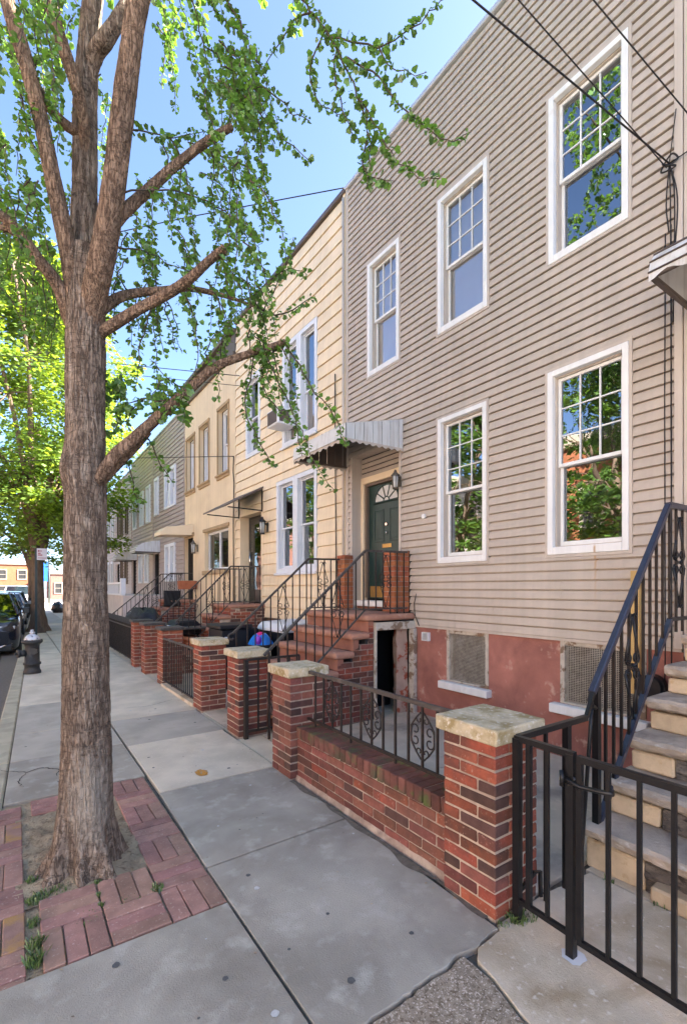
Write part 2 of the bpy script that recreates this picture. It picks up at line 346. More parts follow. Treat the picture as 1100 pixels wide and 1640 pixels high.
M['hyd_silver'] = mat('silver_hydrant_paint', (.62, .62, .64), .08, 12, .45, .2, 50, c2=(.20, .19, .2), c2scale=16, lo=.55, hi=.66, metal=.3)
M['signwhite'] = mat('sign_pinkish_white', (.70, .62, .62), .03, 5, .5, 0)
M['signred'] = mat('sign_red', (.42, .12, .12), .05, 5, .5, 0)
M['steel'] = mat('painted_sign_post', (.045, .06, .055), .1, 12, .45, .1, 50)
M['plastic_black'] = mat('black_bin_plastic', (.012, .012, .014), .2, 8, .5, .1, 60)
M['bag_black'] = mat('black_bag_plastic', (.010, .010, .012), .2, 14, .25, .8, 18, bdist=.04, spec=.6)
M['bag_blue'] = mat('blue_bag_plastic', (.02, .24, .75), .15, 9, .3, .6, 20, bdist=.03)
M['bag_purple'] = mat('purple_bag_print', (.28, .06, .55), .15, 9, .35, .4, 20)
M['bag_pink'] = mat('pink_bag_print', (.75, .03, .20), .15, 9, .35, .4, 20)
M['whiteplastic'] = mat('white_plastic', (.72, .73, .75), .04, 6, .5, .05, 40)
M['tarp'] = mat('dark_tarp', (.018, .019, .024), .25, 7, .6, .7, 12, bdist=.03)
M['terracotta'] = mat('terracotta_planter', (.36, .12, .06), .15, 9, .85, .2, 60)
M['board'] = mat('yellow_board', (.55, .36, .14), .12, 12, .8, .2, 40, sc=(1, 1, .2))
M['cable'] = mat('black_cable', (.018, .016, .016), .1, 9, .6, 0)
M['far_brick'] = mat('orange_far_brick', (.32, .115, .055), .14, 3, .9, .3, 30, c2=(.23, .085, .042), c2scale=1.5)
M['far_brick2'] = mat('rose_far_brick', (.25, .12, .09), .12, 3, .9, .2, 30)
M['far_stone'] = mat('pale_lintel_stone', (.40, .34, .27), .08, 4, .9, .1, 40)
M['bannerblue'] = mat('blue_banner', (.02, .13, .55), .05, 4, .6, 0)
M['flower'] = mat('yellow_red_flowers', (.60, .40, .03), .3, 14, .8, 0, c2=(.55, .06, .03), c2scale=6, lo=.52, hi=.58)
M['whitestucco'] = mat('pinkish_white_stucco', (.62, .53, .48), .08, 4, .9, .25, 80)
M['roofing'] = mat('roof_tar', (.08, .08, .085), .1, 6, .9, .2, 40)
M['coping'] = mat('metal_roof_edge', (.50, .51, .53), .06, 4, .4, .05, 60, metal=.3)
M['rustorange'] = mat('orange_paint_spot', (.55, .24, .03), .2, 22, .9, .2, 60, c2=(.40, .30, .2), c2scale=40, lo=.52, hi=.6)
M['plaster'] = mat('peeling_pier_plaster', (.42, .29, .225), .15, 8, .9, .6, 40, c2=(.34, .085, .045), c2scale=7, lo=.53, hi=.58)
M['rail_far'] = M['iron']
XF = 4.4
# ------------------------------------------------------------------ ground, road, kerb
def structure(o): o['kind'] = 'structure'; return o
structure(MB().quad((-600,-600,-.30),(600,-600,-.30),(600,900,-.30),(-600,900,-.30)).build('ground', M['asphalt'], loc=(0,0,-.30)))
def kx(y): return -.07 + .033 * (y - 10)          # road side of the near kerb
mb = MB()
ys = [-40, -10, 0, 4, 8, 12, 16, 20, 25, 30, 40, 60, 95]
for a, b in zip(ys[:-1], ys[1:]):
    mb.quad((-8.6, a, -.14), (kx(a)+.05, a, -.14), (kx(b)+.05, b, -.14), (-8.6, b, -.14))
structure(mb.build('road', M['asphalt'], loc=(-4, 0, -.14)))
kerb = structure(thing('kerb', None, None, (kx(10), 10, -.14)))
for y in [x * 1.9 - 4 for x in range(36)]:
    y2 = y + 1.89; wdt = .17
    m_ = MB()
    n = len(m_.v)
    m_.v += [(kx(y),y,-.2),(kx(y)+wdt,y,-.2),(kx(y2)+wdt,y2,-.2),(kx(y2),y2,-.2),(kx(y),y,.0),(kx(y)+wdt,y,.0),(kx(y2)+wdt,y2,.0),(kx(y2),y2,.0)]
    for f in ((0,3,2,1),(4,5,6,7),(0,1,5,4),(1,2,6,5),(2,3,7,6),(3,0,4,7)): m_.f.append(f); m_.sm.append(False)
    m_.build('kerb_stone', M['kerbstone'], kerb, bevel=.015, loc=(kx(y), y, -.1))
# base bed below the flags (joint colour)
structure(MB().box(kx(0)+.12, XF+.3, -20, 95, -.29, -.034).build('pavement_bed', mat('joint_grit', (.15, .125, .10), .3, 30, 1, .6, 80)))
walk = structure(thing('sidewalk', None, None, (1, 6, 0)))
def slab(x0, x1, y0, y1, m, dz=0, pts=None):
    g = .007
    b = MB()
    if pts is None: pts = [(x0+g, y0+g), (x1-g, y0+g), (x1-g, y1-g), (x0+g, y1-g)]
    tilt = random.uniform(-.003, .003)
    b.extrude(pts, 'z', -.05, dz)
    b.build('paving_slab', m, walk, loc=(sum(p[0] for p in pts)/len(pts), sum(p[1] for p in pts)/len(pts), 0), bevel=.003)
def kslab(y0, y1, m, dz=0, xr=.915):
    slab(0, 0, 0, 0, m, dz, pts=[(kx(y0)+.180, y0+.007), (xr, y0+.007), (xr, y1-.007), (kx(y1)+.180, y1-.007)])
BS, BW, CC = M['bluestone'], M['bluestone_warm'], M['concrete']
kslab(1.0, 2.405, BS); kslab(-1.2, 1.0, BS); kslab(-3.5, -1.2, BS)
rag = [(1.925-.995*i/30, 1.472-.042*i/30+random.uniform(-.005, .005)+.012*math.sin(i*.9)*(1 if 3 < i < 10 else .25)) for i in range(31)]
slab(0,0,0,0, BS, pts=list(reversed(rag + [(.93, 2.755), (1.955, 2.785)]))[::-1][::-1])
slab(0,0,0,0, BS, pts=[(.93,2.772),(1.955,2.802),(1.965,3.965),(.955,3.985)])
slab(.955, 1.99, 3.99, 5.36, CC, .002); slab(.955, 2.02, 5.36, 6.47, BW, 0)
for i, (a, b) in enumerate([(6.47,8.0),(8.0,9.55),(9.55,11.1),(11.1,12.7),(12.7,14.3),(14.3,15.9),(15.9,17.5),(17.5,19.1),(19.1,20.7),(20.7,22.4),(22.4,24.2),(24.2,26),(26,28),(28,30),(30,33),(33,36),(36,40),(40,46),(46,54),(54,64),(64,78)]):
    slab(.955, 2.05, a, b, CC if a < 26 else BW, random.uniform(0, .003))  # far slabs get a darker colour to hold back the strong sunlight there
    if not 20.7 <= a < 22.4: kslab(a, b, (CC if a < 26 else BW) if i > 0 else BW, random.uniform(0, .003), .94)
    else: kslab(a+1.0, b, CC, 0, .94)
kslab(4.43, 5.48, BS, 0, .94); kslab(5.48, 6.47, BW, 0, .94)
slab(.935, 1.93, -1.5, 1.39, M['pebble'], -.006, pts=list(reversed([(x, y-.016) for x, y in rag[8:]] + [(.93,-1.5),(1.72,-1.5),(1.50,.6),(1.60,1.12),(1.655,1.30)])))
slab(0,0,0,0, M['concrete_dirty'], -.004, pts=[(1.515,.6),(1.735,-1.5),(2.75,-1.5),(2.75,1.46),(2.34,1.50),(1.945,1.49),(1.93,1.462),(1.84,1.452),(1.75,1.446),(1.69,1.40),(1.67,1.30),(1.615,1.12)])
# areaway floors behind the front line
area = structure(thing('areaway_floor', None, None, (3, 5, 0)))
def afloor(x0, x1, y0, y1, m):
    g=.006
    MB().box(x0+g, x1-g, y0+g, y1-g, -.05, -.008).build('floor_slab', m, area, loc=((x0+x1)/2, (y0+y1)/2, 0), bevel=.005)
afloor(2.29, 4.7, 1.53, 3.1, M['areafloor']); afloor(2.29, 4.7, 3.1, 4.6, M['areafloor'])
afloor(2.29, 4.7, 4.6, 4.945, M['areafloor']); afloor(2.06, 4.7, 4.95, 6.4, M['areafloor']); afloor(2.06, 4.7, 6.4, 8.9, M['concrete']); afloor(2.06, 4.7, 8.9, 10.98, M['concrete'])
for a in range(11, 60, 4): afloor(2.06, 4.7, a, a+4, M['concrete'])
afloor(1.995, 2.285, 3.975, 4.945, M['concrete']); afloor(2.03, 2.055, 5.305, 6.28, M['concrete'])
afloor(2.76, 4.7, -3, 1.5, M['concrete_dirty'])
# pit crack / small finds
sp = MB()
ring = []
for k in range(26):
    a = k/26*2*math.pi; rr = .055*(1+.35*noise.noise(Vector((math.cos(a)*2, math.sin(a)*2, 3))))
    ring.append((1.365+rr*math.cos(a)*.95, 4.20+rr*math.sin(a)*1.4, .0065))
sp.poly(ring); tag(sp.build('paint_spot', M['rustorange']), 'round orange paint spot on the tan concrete flag', 'paint mark')
def blotch(x, y, r_, m, label, z=.0025, sx=1, sy=1, seed=0):
    b = MB(); b.poly([(x+r_*sx*math.cos(k/14*6.2832)*(1+.3*noise.noise(Vector((math.cos(k/14*6.2832)*1.5, math.sin(k/14*6.2832)*1.5, seed)))), y+r_*sy*math.sin(k/14*6.2832)*(1+.3*noise.noise(Vector((math.cos(k/14*6.2832)*1.5, math.sin(k/14*6.2832)*1.5, seed+9)))), z) for k in range(14)])
    return b
GUM = mat('old_chewing_gum', (.11, .108, .105), .2, 40, .9, 0); GUM2 = mat('pale_chewing_gum', (.52, .50, .47), .2, 40, .9, 0)
gum = MB(); gum2 = MB(); rg = random.Random(31)
for k in range(64):
    x = rg.uniform(.0, 1.88); y = rg.uniform(1.0, 2.38) if x < .93 else rg.uniform(1.5, 7)
    if x < .93 and rg.random() < .4: y = rg.uniform(4.5, 8)
    r_ = rg.choice((.004, .005, .006, .008, .012, .016)); t_ = blotch(x, y, r_, None, '', .0035, seed=k)
    g_ = gum2 if rg.random() < .45 else gum
    n_ = len(g_.v); g_.v += t_.v; g_.f.append(tuple(n_+i for i in range(14))); g_.sm.append(False)
for x, y, r_ in ((1.16, 1.62, .018), (.73, 1.93, .013), (1.30, 2.02, .010), (1.10, 2.55, .014)):
    t_ = blotch(x, y, r_, None, '', .0036); n_ = len(gum.v); gum.v += t_.v; gum.f.append(tuple(n_+i for i in range(14))); gum.sm.append(False)
o = gum.build('gum_spots', GUM, walk); o['kind'] = 'stuff'; o = gum2.build('gum_spots', GUM2, walk); o['kind'] = 'stuff'
CRK = mat('dark_crack', (.045, .04, .035), .2, 40, 1, 0)
def crack(pts, w_, seed):
    rr = random.Random(seed); b = MB(); P = []
    for (a, c) in zip(pts[:-1], pts[1:]):
        for k in range(9):
            t = k/9; P.append((a[0]+(c[0]-a[0])*t+rr.gauss(0, .006), a[1]+(c[1]-a[1])*t+rr.gauss(0, .006)))
    P.append(pts[-1])
    for i in range(len(P)-1):
        dx, dy = P[i+1][0]-P[i][0], P[i+1][1]-P[i][1]; l_ = math.hypot(dx, dy) or 1; nx, ny = -dy/l_, dx/l_
        w0 = w_*(.4+.6*math.sin(math.pi*i/(len(P)-1)))*rr.uniform(.6, 1.3); w1 = w_*(.4+.6*math.sin(math.pi*(i+1)/(len(P)-1)))
        b.quad((P[i][0]-nx*w0, P[i][1]-ny*w0, .003), (P[i][0]+nx*w0, P[i][1]+ny*w0, .003), (P[i+1][0]+nx*w1, P[i+1][1]+ny*w1, .003), (P[i+1][0]-nx*w1, P[i+1][1]-ny*w1, .003))
    b.build('crack', CRK, walk)
crack([(-.12, 5.30), (.08, 5.10), (.20, 5.16), (.33, 5.02), (.30, 4.86)], .006, 1); crack([(.08, 5.10), (.02, 4.9), (.06, 4.75)], .004, 2)
crack([(1.2, 7.1), (1.5, 7.0), (1.9, 7.2)], .004, 5)
DIRT = mat('damp_dirt_edge', (.16, .135, .105), .3, 20, 1, .5, 80)
b = MB(); nn = 60
for k in range(nn+1):
    y_ = 1.55+2.05*k/nn; e = .015+.05*max(0, .35+noise.noise(Vector((y_*4, 7, 0)))) ; b.v += [(1.995-.03, y_, .0018), (1.962-e, y_, .0018)]
for k in range(nn): a = 2*k; b.f.append((a, a+2, a+3, a+1)); b.sm.append(False)
b.build('dirt_line', DIRT, walk)['kind'] = 'stuff'
# ------------------------------------------------------------------ tree pit with brick pavers
soil = MB(); N = 46
for i in range(N+1):
    for j in range(N+1):
        x = .0 + .68*i/N; y = 2.94 + 1.20*j/N
        d = math.hypot(x-.35, (y-3.25))
        z = -.012 + .05*math.exp(-(d/.20)**2) + .016*noise.fractal(Vector((x*9, y*9, 0)), 1, 2, 4)
        soil.v.append((x, y, z))
for i in range(N):
    for j in range(N):
        a = i*(N+1)+j; soil.f.append((a, a+N+1, a+N+2, a+1)); soil.sm.append(True)
structure(soil.build('pit_soil', M['soil'], loc=(.35, 3.5, -.04)))
structure(MB().box(-.262, .93, 2.345, 4.425, -.033, -.0175).build('joint_soil', M['soil']))
pav = structure(thing('brick_paving', None, None, (.4, 3.2, 0)))
BMC = {}
def bevelled(dx, dy, dz, bev, var=0, rag=0):
    key = (round(dx,3), round(dy,3), round(dz,3), bev, var)
    if key in BMC: return BMC[key]
    bm = bmesh.new(); bmesh.ops.create_cube(bm, size=1)
    rr = random.Random(hash(key) & 0xffff)
    for v in bm.verts: v.co = Vector((v.co.x*dx + rr.uniform(-rag, rag), v.co.y*dy + rr.uniform(-rag, rag), v.co.z*dz + rr.uniform(-rag, rag)))
    if bev: bmesh.ops.bevel(bm, geom=list(bm.edges), offset=bev, segments=1, affect='EDGES', profile=.6)
    me = bpy.data.meshes.new('brick'); bm.to_mesh(me); bm.free(); BMC[key] = me; return me
def piece(name, cx, cy, cz, dx, dy, dz, m, parent, bev=.004, rag=.0015, jit=.0, rot=0, tilt=0):
    var = random.randrange(3)
    me = bevelled(dx, dy, dz, bev, (var, m.name), rag)
    if not me.materials: me.materials.append(m)
    o = link_mesh(name, me, parent, (cx+random.uniform(-jit, jit), cy+random.uniform(-jit, jit), cz))
    if rot or tilt: o.rotation_euler = (random.uniform(-tilt, tilt), random.uniform(-tilt, tilt), rot)
    return o
def weave(x0, y0, w_, h_, along, sink=0, ochre=()):
    for k in range(3):
        m = M['paver_ochre'] if k in ochre else M['paver']
        z = -.03 + random.uniform(-.003, .003) - sink
        if along == 'x':
            bh = h_/3; piece('brick', x0+w_/2, y0+bh*(k+.5), z, w_-.005, bh-.005, .06, m, pav, .004, .0015, .001, random.uniform(-.006, .006), .010)
        else:
            bw = w_/3; piece('brick', x0+bw*(k+.5), y0+h_/2, z, bw-.005, h_-.005, .06, m, pav, .004, .0015, .001, random.uniform(-.006, .006), .010)
q = .287
for k in range(7): weave(.645, 2.41+k*q, .275, q, 'y' if k % 2 == 0 else 'x')
for r_ in range(2):
    for c_ in range(2):
        weave(.10+c_*.272, 2.41+r_*q, .268, q, 'x' if (r_+c_) % 2 else 'y')
for k in range(7): weave(-.245, 2.34+k*q, .285, q, 'x' if k % 2 == 0 else 'y', sink=.004, ochre=(2,) if k in (1, 5) else ())
for k in range(2): weave(.095+k*.275, 4.125, .27, .285, 'y' if k else 'x')
# ------------------------------------------------------------------ weeds, litter
def tufts(name, spots, label, m=M['grass']):
    b = MB()
    for (x, y, r_, n_, h_) in spots:
        for _ in range(n_):
            a = random.uniform(0, 6.28); d = r_*math.sqrt(random.random())
            px, py = x+d*math.cos(a), y+d*math.sin(a); a2 = random.uniform(0, 6.28); hh = h_*random.uniform(.4, 1)
            lean = random.uniform(.2, .9)*hh; wd = random.uniform(.002, .006)
            dx, dy = math.cos(a2), math.sin(a2)
            b.poly([(px-dy*wd, py+dx*wd, -.015), (px+dy*wd, py-dx*wd, -.015), (px+dx*lean*.6+dy*wd*.8, py+dy*lean*.6-dx*wd*.8, hh*.6), (px+dx*lean, py+dy*lean, hh*.8)])
    o = b.build(name, m); o['kind'] = 'stuff'; o['label'] = label; o['category'] = 'weeds'; return o
tufts('weeds', [(.07,2.50,.035,70,.06),(.075,2.62,.03,50,.05),(.075,2.80,.03,40,.03),(.08,3.0,.04,60,.03),(.12,3.02,.05,60,.025),(.08,3.2,.03,50,.035),(.20,3.03,.05,40,.02),(.385,2.98,.02,30,.02),(.37,2.75,.014,30,.02),(.37,2.85,.012,30,.02),(.645,2.72,.03,60,.035),(.50,2.70,.06,25,.01),(.30,2.69,.06,20,.012),(.33,3.9,.06,30,.02)], 'green weeds growing between the mauve pavers round the tree pit')
tufts('weeds', [(2.06,1.46,.05,90,.05),(2.12,1.44,.05,50,.03),(1.97,1.47,.03,25,.02)], 'tuft of green weeds at the foot of the near brick pillar')
tufts('weeds', [(2.80,1.58,.04,40,.035),(2.76,1.36,.03,20,.02),(2.78,1.1,.05,30,.02),(2.03,3.50,.03,40,.03),(2.01,2.9,.05,20,.012)], 'sparse weeds along the wall and step bases')
b = MB()
for _ in range(170):
    x = random.uniform(.06, .64); y = random.uniform(2.98, 4.1)
    if math.hypot(x-.35, y-3.25) < .14: continue
    a = random.uniform(0, 6.28); s_ = random.uniform(.004, .013); z = -.005+random.uniform(0, .006)
    dx, dy = math.cos(a)*s_, math.sin(a)*s_
    b.poly([(x-dx, y-dy, z), (x+dy*.5, y-dx*.5, z+.004), (x+dx, y+dy, z), (x-dy*.5, y+dx*.5, z+.003)])
o = b.build('leaf_litter', M['dry']); o['kind'] = 'stuff'; o['label'] = 'dry leaf and twig litter scattered on the pit soil'; o['category'] = 'litter'
b = MB(); rl = random.Random(77)
for k in range(150):
    if k < 95: x = 1.985-abs(rl.gauss(0, .07)); y = rl.uniform(1.5, 7.5)
    else: x = rl.uniform(.0, 1.9); y = rl.uniform(1.2, 7)
    if y < 4.45 and x < .95 and y > 2.38: continue
    a = rl.uniform(0, 6.28); s_ = rl.uniform(.003, .011); dx, dy = math.cos(a)*s_, math.sin(a)*s_; z = .004
    b.poly([(x-dx, y-dy, z), (x+dy*.5, y-dx*.5, z+.003), (x+dx, y+dy, z), (x-dy*.5, y+dx*.5, z+.002)])
o = b.build('pavement_litter', M['dry']); o['kind'] = 'stuff'; o['label'] = 'scattered dry leaf bits on the pavement along the brick wall'; o['category'] = 'litter'
# ------------------------------------------------------------------ house builder
def wall_cells(b, y0, y1, z0, z1, openings, x, thick=.06):
    ysx = sorted({y0, y1, *[v for o in openings for v in o[:2] if y0 < v < y1]}); zs = sorted({z0, z1, *[v for o in openings for v in o[2:4] if z0 < v < z1]})
    for a, c in zip(ysx[:-1], ysx[1:]):
        run = None
        for d, e in zip(zs[:-1], zs[1:]):
            my, mz = (a+c)/2, (d+e)/2
            hole = any(o[0] < my < o[1] and o[2] < mz < o[3] for o in openings)
            if not hole: b.box(x, x+thick, a, c, d, e)
def boards(house, y0, y1, z0, z1, h, m, openings, x=XF, out=.022, name='siding_board', flat=.0):
    """one object per length of board, cut round the openings; the profile leans out towards its lower edge"""
    n = int(round((z1-z0)/h)); h = (z1-z0)/n
    for i in range(n):
        a, c = z0+i*h, z0+(i+1)*h
        hit = [o for o in openings if o[2] < c-.001 and o[3] > a+.001 and o[1] > y0 and o[0] < y1]
        if y1-y0 > 3 and i % 2 == 0: seam = y0+(y1-y0)*random.choice((.22, .37, .5, .63, .78))+random.uniform(-.1, .1)
        elif y1-y0 <= 3: seam = -99
        cuts = sorted({y0, y1, *[v for o in hit for v in o[:2] if y0 < v < y1], *([seam] if y0 < seam < y1 else [])})
        runs = []
        for s0, s1 in zip(cuts[:-1], cuts[1:]):
            zz = [(a, c)]
            for o in hit:
                if o[0] <= (s0+s1)/2 <= o[1]:
                    nz = []
                    for p, q_ in zz:
                        if o[2] > p: nz.append((p, min(q_, o[2])))
                        if o[3] < q_: nz.append((max(p, o[3]), q_))
                    zz = nz
            for p, q_ in zz:
                if q_-p < .006: continue
                if runs and runs[-1][1] == s0 and s0 != seam and runs[-1][2:] == (p, q_): runs[-1] = (runs[-1][0], s1, p, q_)
                else: runs.append((s0, s1, p, q_))
        j = random.uniform(-.0012, .0012)
        gv = min(.0092, h*.10) if h < .16 else .010
        pf = [(a, -out+.003), (a+.005, -out+j), (a+h*.5, -out*.72+j), (c-gv-.004, -.005), (c-gv, .020), (c+.002, .020)]
        def xa(z):
            for (za, xa_), (zb, xb_) in zip(pf[:-1], pf[1:]):
                if za <= z <= zb: return xa_+(xb_-xa_)*(z-za)/(zb-za)
            return pf[-1][1]
        for s0, s1, p, q_ in runs:
            if s1-s0 < .012: continue
            if s1 == seam: s1 -= .0022
            b = MB(); top = q_+(.002 if q_ == c else 0)
            pr = [(x+.030, p+(.004 if p == a else 0))]+[(x+xa(z), z) for z in [p]+[z for z, _ in pf if p < z < top]+[top]]+[(x+.030, top)]
            b.extrude(pr, 'y', s0, s1)
            b.build(name, m, house, loc=(x, (s0+s1)/2, a))
def ring(b, y0, y1, z0, z1, w_, x0, x1, wb=None, wt=None):
    wb = w_ if wb is None else wb; wt = w_ if wt is None else wt
    b.box(x0, x1, y0, y0+w_, z0, z1); b.box(x0, x1, y1-w_, y1, z0, z1)
    b.box(x0, x1, y0+w_, y1-w_, z0, z0+wb); b.box(x0, x1, y0+w_, y1-w_, z1-wt, z1); return b
def window(house, y0, y1, z0, z1, m=None, cw=.055, grid=(3, 3), x=XF, gl=None, jm=None, sill=.075, deep=.07, blind=None, mid=.48, lowdetail=False, proud=.03):
    m = m or M['white']; gl = gl or M['glass']
    c = ring(MB(), y0, y1, z0, z1, cw, x-proud, x+.03, wb=sill).build('window', m, house, loc=(x, (y0+y1)/2, z0), bevel=.004)
    if jm:
        ring(MB(), y0-.028, y1+.028, z0-.028, z1+.028, .026, x-.024, x+.02).build('j_channel', jm, c)
    iy0, iy1, iz0, iz1 = y0+cw, y1-cw, z0+sill, z1-cw
    ring(MB(), iy0-.004, iy1+.004, iz0-.004, iz1+.004, .016, x+.032, x+deep+.07).build('liner', jm or m, c)
    zm = iz0+(iz1-iz0)*mid
    a0, a1 = iy0+.014, iy1-.014
    sx = x+deep
    up = ring(MB(), a0, a1, zm-.015, iz1-.014, .030, sx-.018, sx+.016, wb=.034).build('upper_sash', m, c, bevel=.003)
    lo = ring(MB(), a0, a1, iz0+.014, zm+.017, .032, sx+.019, sx+.050, wb=.045).build('lower_sash', m, c, bevel=.003)
    py0, py1, pz0, pz1 = a0+.030, a1-.030, zm+.019, iz1-.044
    if grid:
        ny, nz = grid
        b = MB()
        for k in range(1, ny):
            yy = py0+(py1-py0)*k/ny; b.box(sx-.012, sx+.010, yy-.006, yy+.006, pz0, pz1)
        for k in range(1, nz):
            zz = pz0+(pz1-pz0)*k/nz
            for j in range(ny):
                ya = py0+(py1-py0)*j/ny+(.006 if j else 0); yb = py0+(py1-py0)*(j+1)/ny-(.006 if j < ny-1 else 0)
                b.box(sx-.010, sx+.008, ya, yb, zz-.006, zz+.006)
        b.build('muntins', m, c)
        for j in range(ny):
            for k in range(nz):
                ya = py0+(py1-py0)*j/ny; yb = py0+(py1-py0)*(j+1)/ny; za = pz0+(pz1-pz0)*k/nz; zb = pz0+(pz1-pz0)*(k+1)/nz
                MB().quad((sx, yb, za), (sx, ya, za), (sx, ya, zb), (sx, yb, zb)).build('pane', gl, c, loc=(sx, (ya+yb)/2, za))
    else:
        MB().quad((sx, py1, pz0), (sx, py0, pz0), (sx, py0, pz1), (sx, py1, pz1)).build('pane', gl, c)
    sx2 = sx+.034
    MB().quad((sx2, a1-.032, iz0+.059), (sx2, a0+.032, iz0+.059), (sx2, a0+.032, zm-.016), (sx2, a1-.032, zm-.016)).build('pane', gl, c)
    if blind:
        MB().box(x+deep+.060, x+deep+.066, iy0+.02, iy1-.02, iz0+(iz1-iz0)*blind[0], iz0+(iz1-iz0)*blind[1]).build('blind', blind[2] if len(blind) > 2 else M['blind'], c)
    return c
def shell(house, y0, y1, z0, z1, openings, m_core, x=XF, depth=9.5, wallmat=None):
    b = MB(); wall_cells(b, y0, y1, z0, z1, openings, x+.033, .12)
    b.build('front_wall', wallmat or M['dark'], house)
    c = MB()
    c.box(x+.9, x+depth, y0+.01, y1-.01, -.05, z1-.1)
    c.box(x+.155, x+.9, y0+.01, y0+.05, -.05, z1-.1); c.box(x+.155, x+.9, y1-.05, y1-.01, -.05, z1-.1)
    c.build('house_body', m_core, house)
    MB().box(x+.06, x+depth, y0+.005, y1-.005, z1-.098, z1-.02).build('roof', M['roofing'], house)
def openings_of(wins, pad=.03): return [(a-pad, b_+pad, c-pad, d+pad) for a, b_, c, d in wins]
# --- nearest: tan vinyl house
H1 = thing('row_house', 'two-storey row house in tan vinyl siding with five grid windows and green front door', 'house', (XF, 3.93, 0), group='row houses along the street')
Y0, Y1, ZT, ZB = 1.59, 6.27, 8.10, 1.165
w1 = [(1.99,2.74,4.87,6.53),(3.49,4.25,4.84,6.53),(4.99,5.70,4.83,6.53),(1.985,2.75,1.98,3.80),(3.50,4.25,1.96,3.77)]
REC = (4.98, 6.11, 1.30, 3.72)
op1 = openings_of(w1)
shell(H1, Y0, Y1, ZB, ZT, [(a+.03, b_-.03, c+.03, d-.03) for a, b_, c, d in op1] + [REC], M['dark'])
boards(H1, Y0+.05, Y1-.06, ZB, ZT-.05, .0945, M['vinyl'], op1 + [(REC[0]-.03, REC[1], 0, REC[3]), (4.70,6.24,0,1.325), (4.77,5.06,0,2.16)])
for (a, b_, c, d), bl in zip(w1, (None, (.0, .98), (.0, .98), None, None)):
    window(H1, a, b_, c, d, jm=M['vinyl_trim'], blind=(bl[0], bl[1]) if bl else None)
MB().box(XF-.028, XF+.03, Y1-.06, Y1, ZB-.005, ZT-.05).build('corner_trim', M['vinyl_trim'], H1, bevel=.004)
MB().box(XF-.030, XF+.03, Y0-.01, Y0+.05, ZB-.005, ZT-.05).build('corner_trim', M['vinyl_trim'], H1, bevel=.004)
MB().box(XF-.05, XF+.09, Y0-.01, Y1, ZT-.05, ZT+.012).build('roof_edge', M['coping'], H1, bevel=.006)
MB().box(XF-.016, XF+.03, Y0, 4.70, ZB-.03, ZB-.002).build('starter_strip', M['vinyl_trim'], H1)
# recess of the door
rx = XF+.18
b = MB(); b.box(XF-.024, rx, 6.100, 6.14, 1.30, 3.715); b.box(XF-.026, rx, 4.945, 4.988, 1.30, 3.715); b.box(XF+.0, rx, 4.945, 6.14, 3.7155, 3.75)
b.build('recess_trim', M['vinyl_trim'], H1)
MB().box(rx+.002, rx+.10, 4.99, 6.098, 3.40, 3.714).build('recess_back', M['dark'], H1)
boards(H1, 4.99, 6.098, 3.402, 3.712, .0885, M['vinyl'], [], x=rx)
MB().box(rx-.03, rx+.05, 6.035, 6.098, 1.45, 3.40).box(rx-.03, rx+.05, 4.99, 5.07, 1.45, 3.40).box(rx-.03, rx+.05, 5.07, 6.035, 3.30, 3.40).build('door_casing', M['cream_trim'], H1, bevel=.004)
MB().box(rx+.0, rx+.06, 5.98, 6.033, 1.50, 3.298).box(rx+.0, rx+.06, 5.072, 5.12, 1.50, 3.298).box(rx, rx+.06, 5.12, 5.98, 3.255, 3.298).build('door_jamb', M['brown_paint'], H1)
MB().box(rx-.10, rx+.10, 5.0, 6.10, 1.335, 1.37).build('door_base', M['brownstone_riser'], H1)
MB().box(rx-.16, rx+.06, 4.99, 6.105, 1.372, 1.46).build('threshold', M['white'], H1, bevel=.008)
dy0, dy1, dz0, dz1 = 5.125, 5.975, 1.49, 3.25; dx = rx+.045; dcy = 5.545
door = MB().box(dx, dx+.045, dy0, dy1, dz0, dz1).build('door', M['door_green'], H1, loc=(dx, dcy, dz0))
for (pa, pb) in ((5.24, 5.48), (5.61, 5.85)):
    for (za, zb) in ((2.36, 2.86), (1.76, 2.20)):
        ring(MB(), pa, pb, za, zb, .022, dx-.012, dx-.001).build('panel_moulding', M['door_green'], door, bevel=.004)
        MB().box(dx-.007, dx-.0005, pa+.05, pb-.05, za+.05, zb-.05).build('raised_panel', M['door_green'], door, bevel=.005)
fz = 2.97; fr = .27
b = MB(); pts = [(dx-.006, dcy+fr*math.cos(t), fz+fr*.92*math.sin(t)) for t in [math.pi*k/16 for k in range(17)]]
b.poly(pts); b.build('fanlight', M['fanglass'], door)
b = MB(); b.tube([(dx-.008, dcy+(fr+.012)*math.cos(t), fz+(fr+.012)*.92*math.sin(t)) for t in [math.pi*k/16 for k in range(17)]], .016, 6)
b.tube([(dx-.008, dcy-fr-.02, fz), (dx-.008, dcy+fr+.02, fz)], .018, 6)
b.tube([(dx-.008, dcy+.07*math.cos(t), fz+.07*math.sin(t)) for t in [math.pi*k/8 for k in range(9)]], .010, 6)
for t in (36, 72, 108, 144): b.tube([(dx-.008, dcy+.07*math.cos(R(t)), fz+.07*math.sin(R(t))), (dx-.008, dcy+fr*math.cos(R(t)), fz+fr*.92*math.sin(R(t)))], .010, 6)
b.build('fanlight_frame', M['door_green'], door)
MB().box(dx-.006, dx-.0005, dy0+.03, dy1-.03, dz0+.02, dz0+.19).build('kick_plate', M['brass'], door, bevel=.002)
MB().box(dx-.012, dx-.0005, 5.43, 5.64, 2.265, 2.325).build('mail_slot', M['brass'], door, bevel=.004)
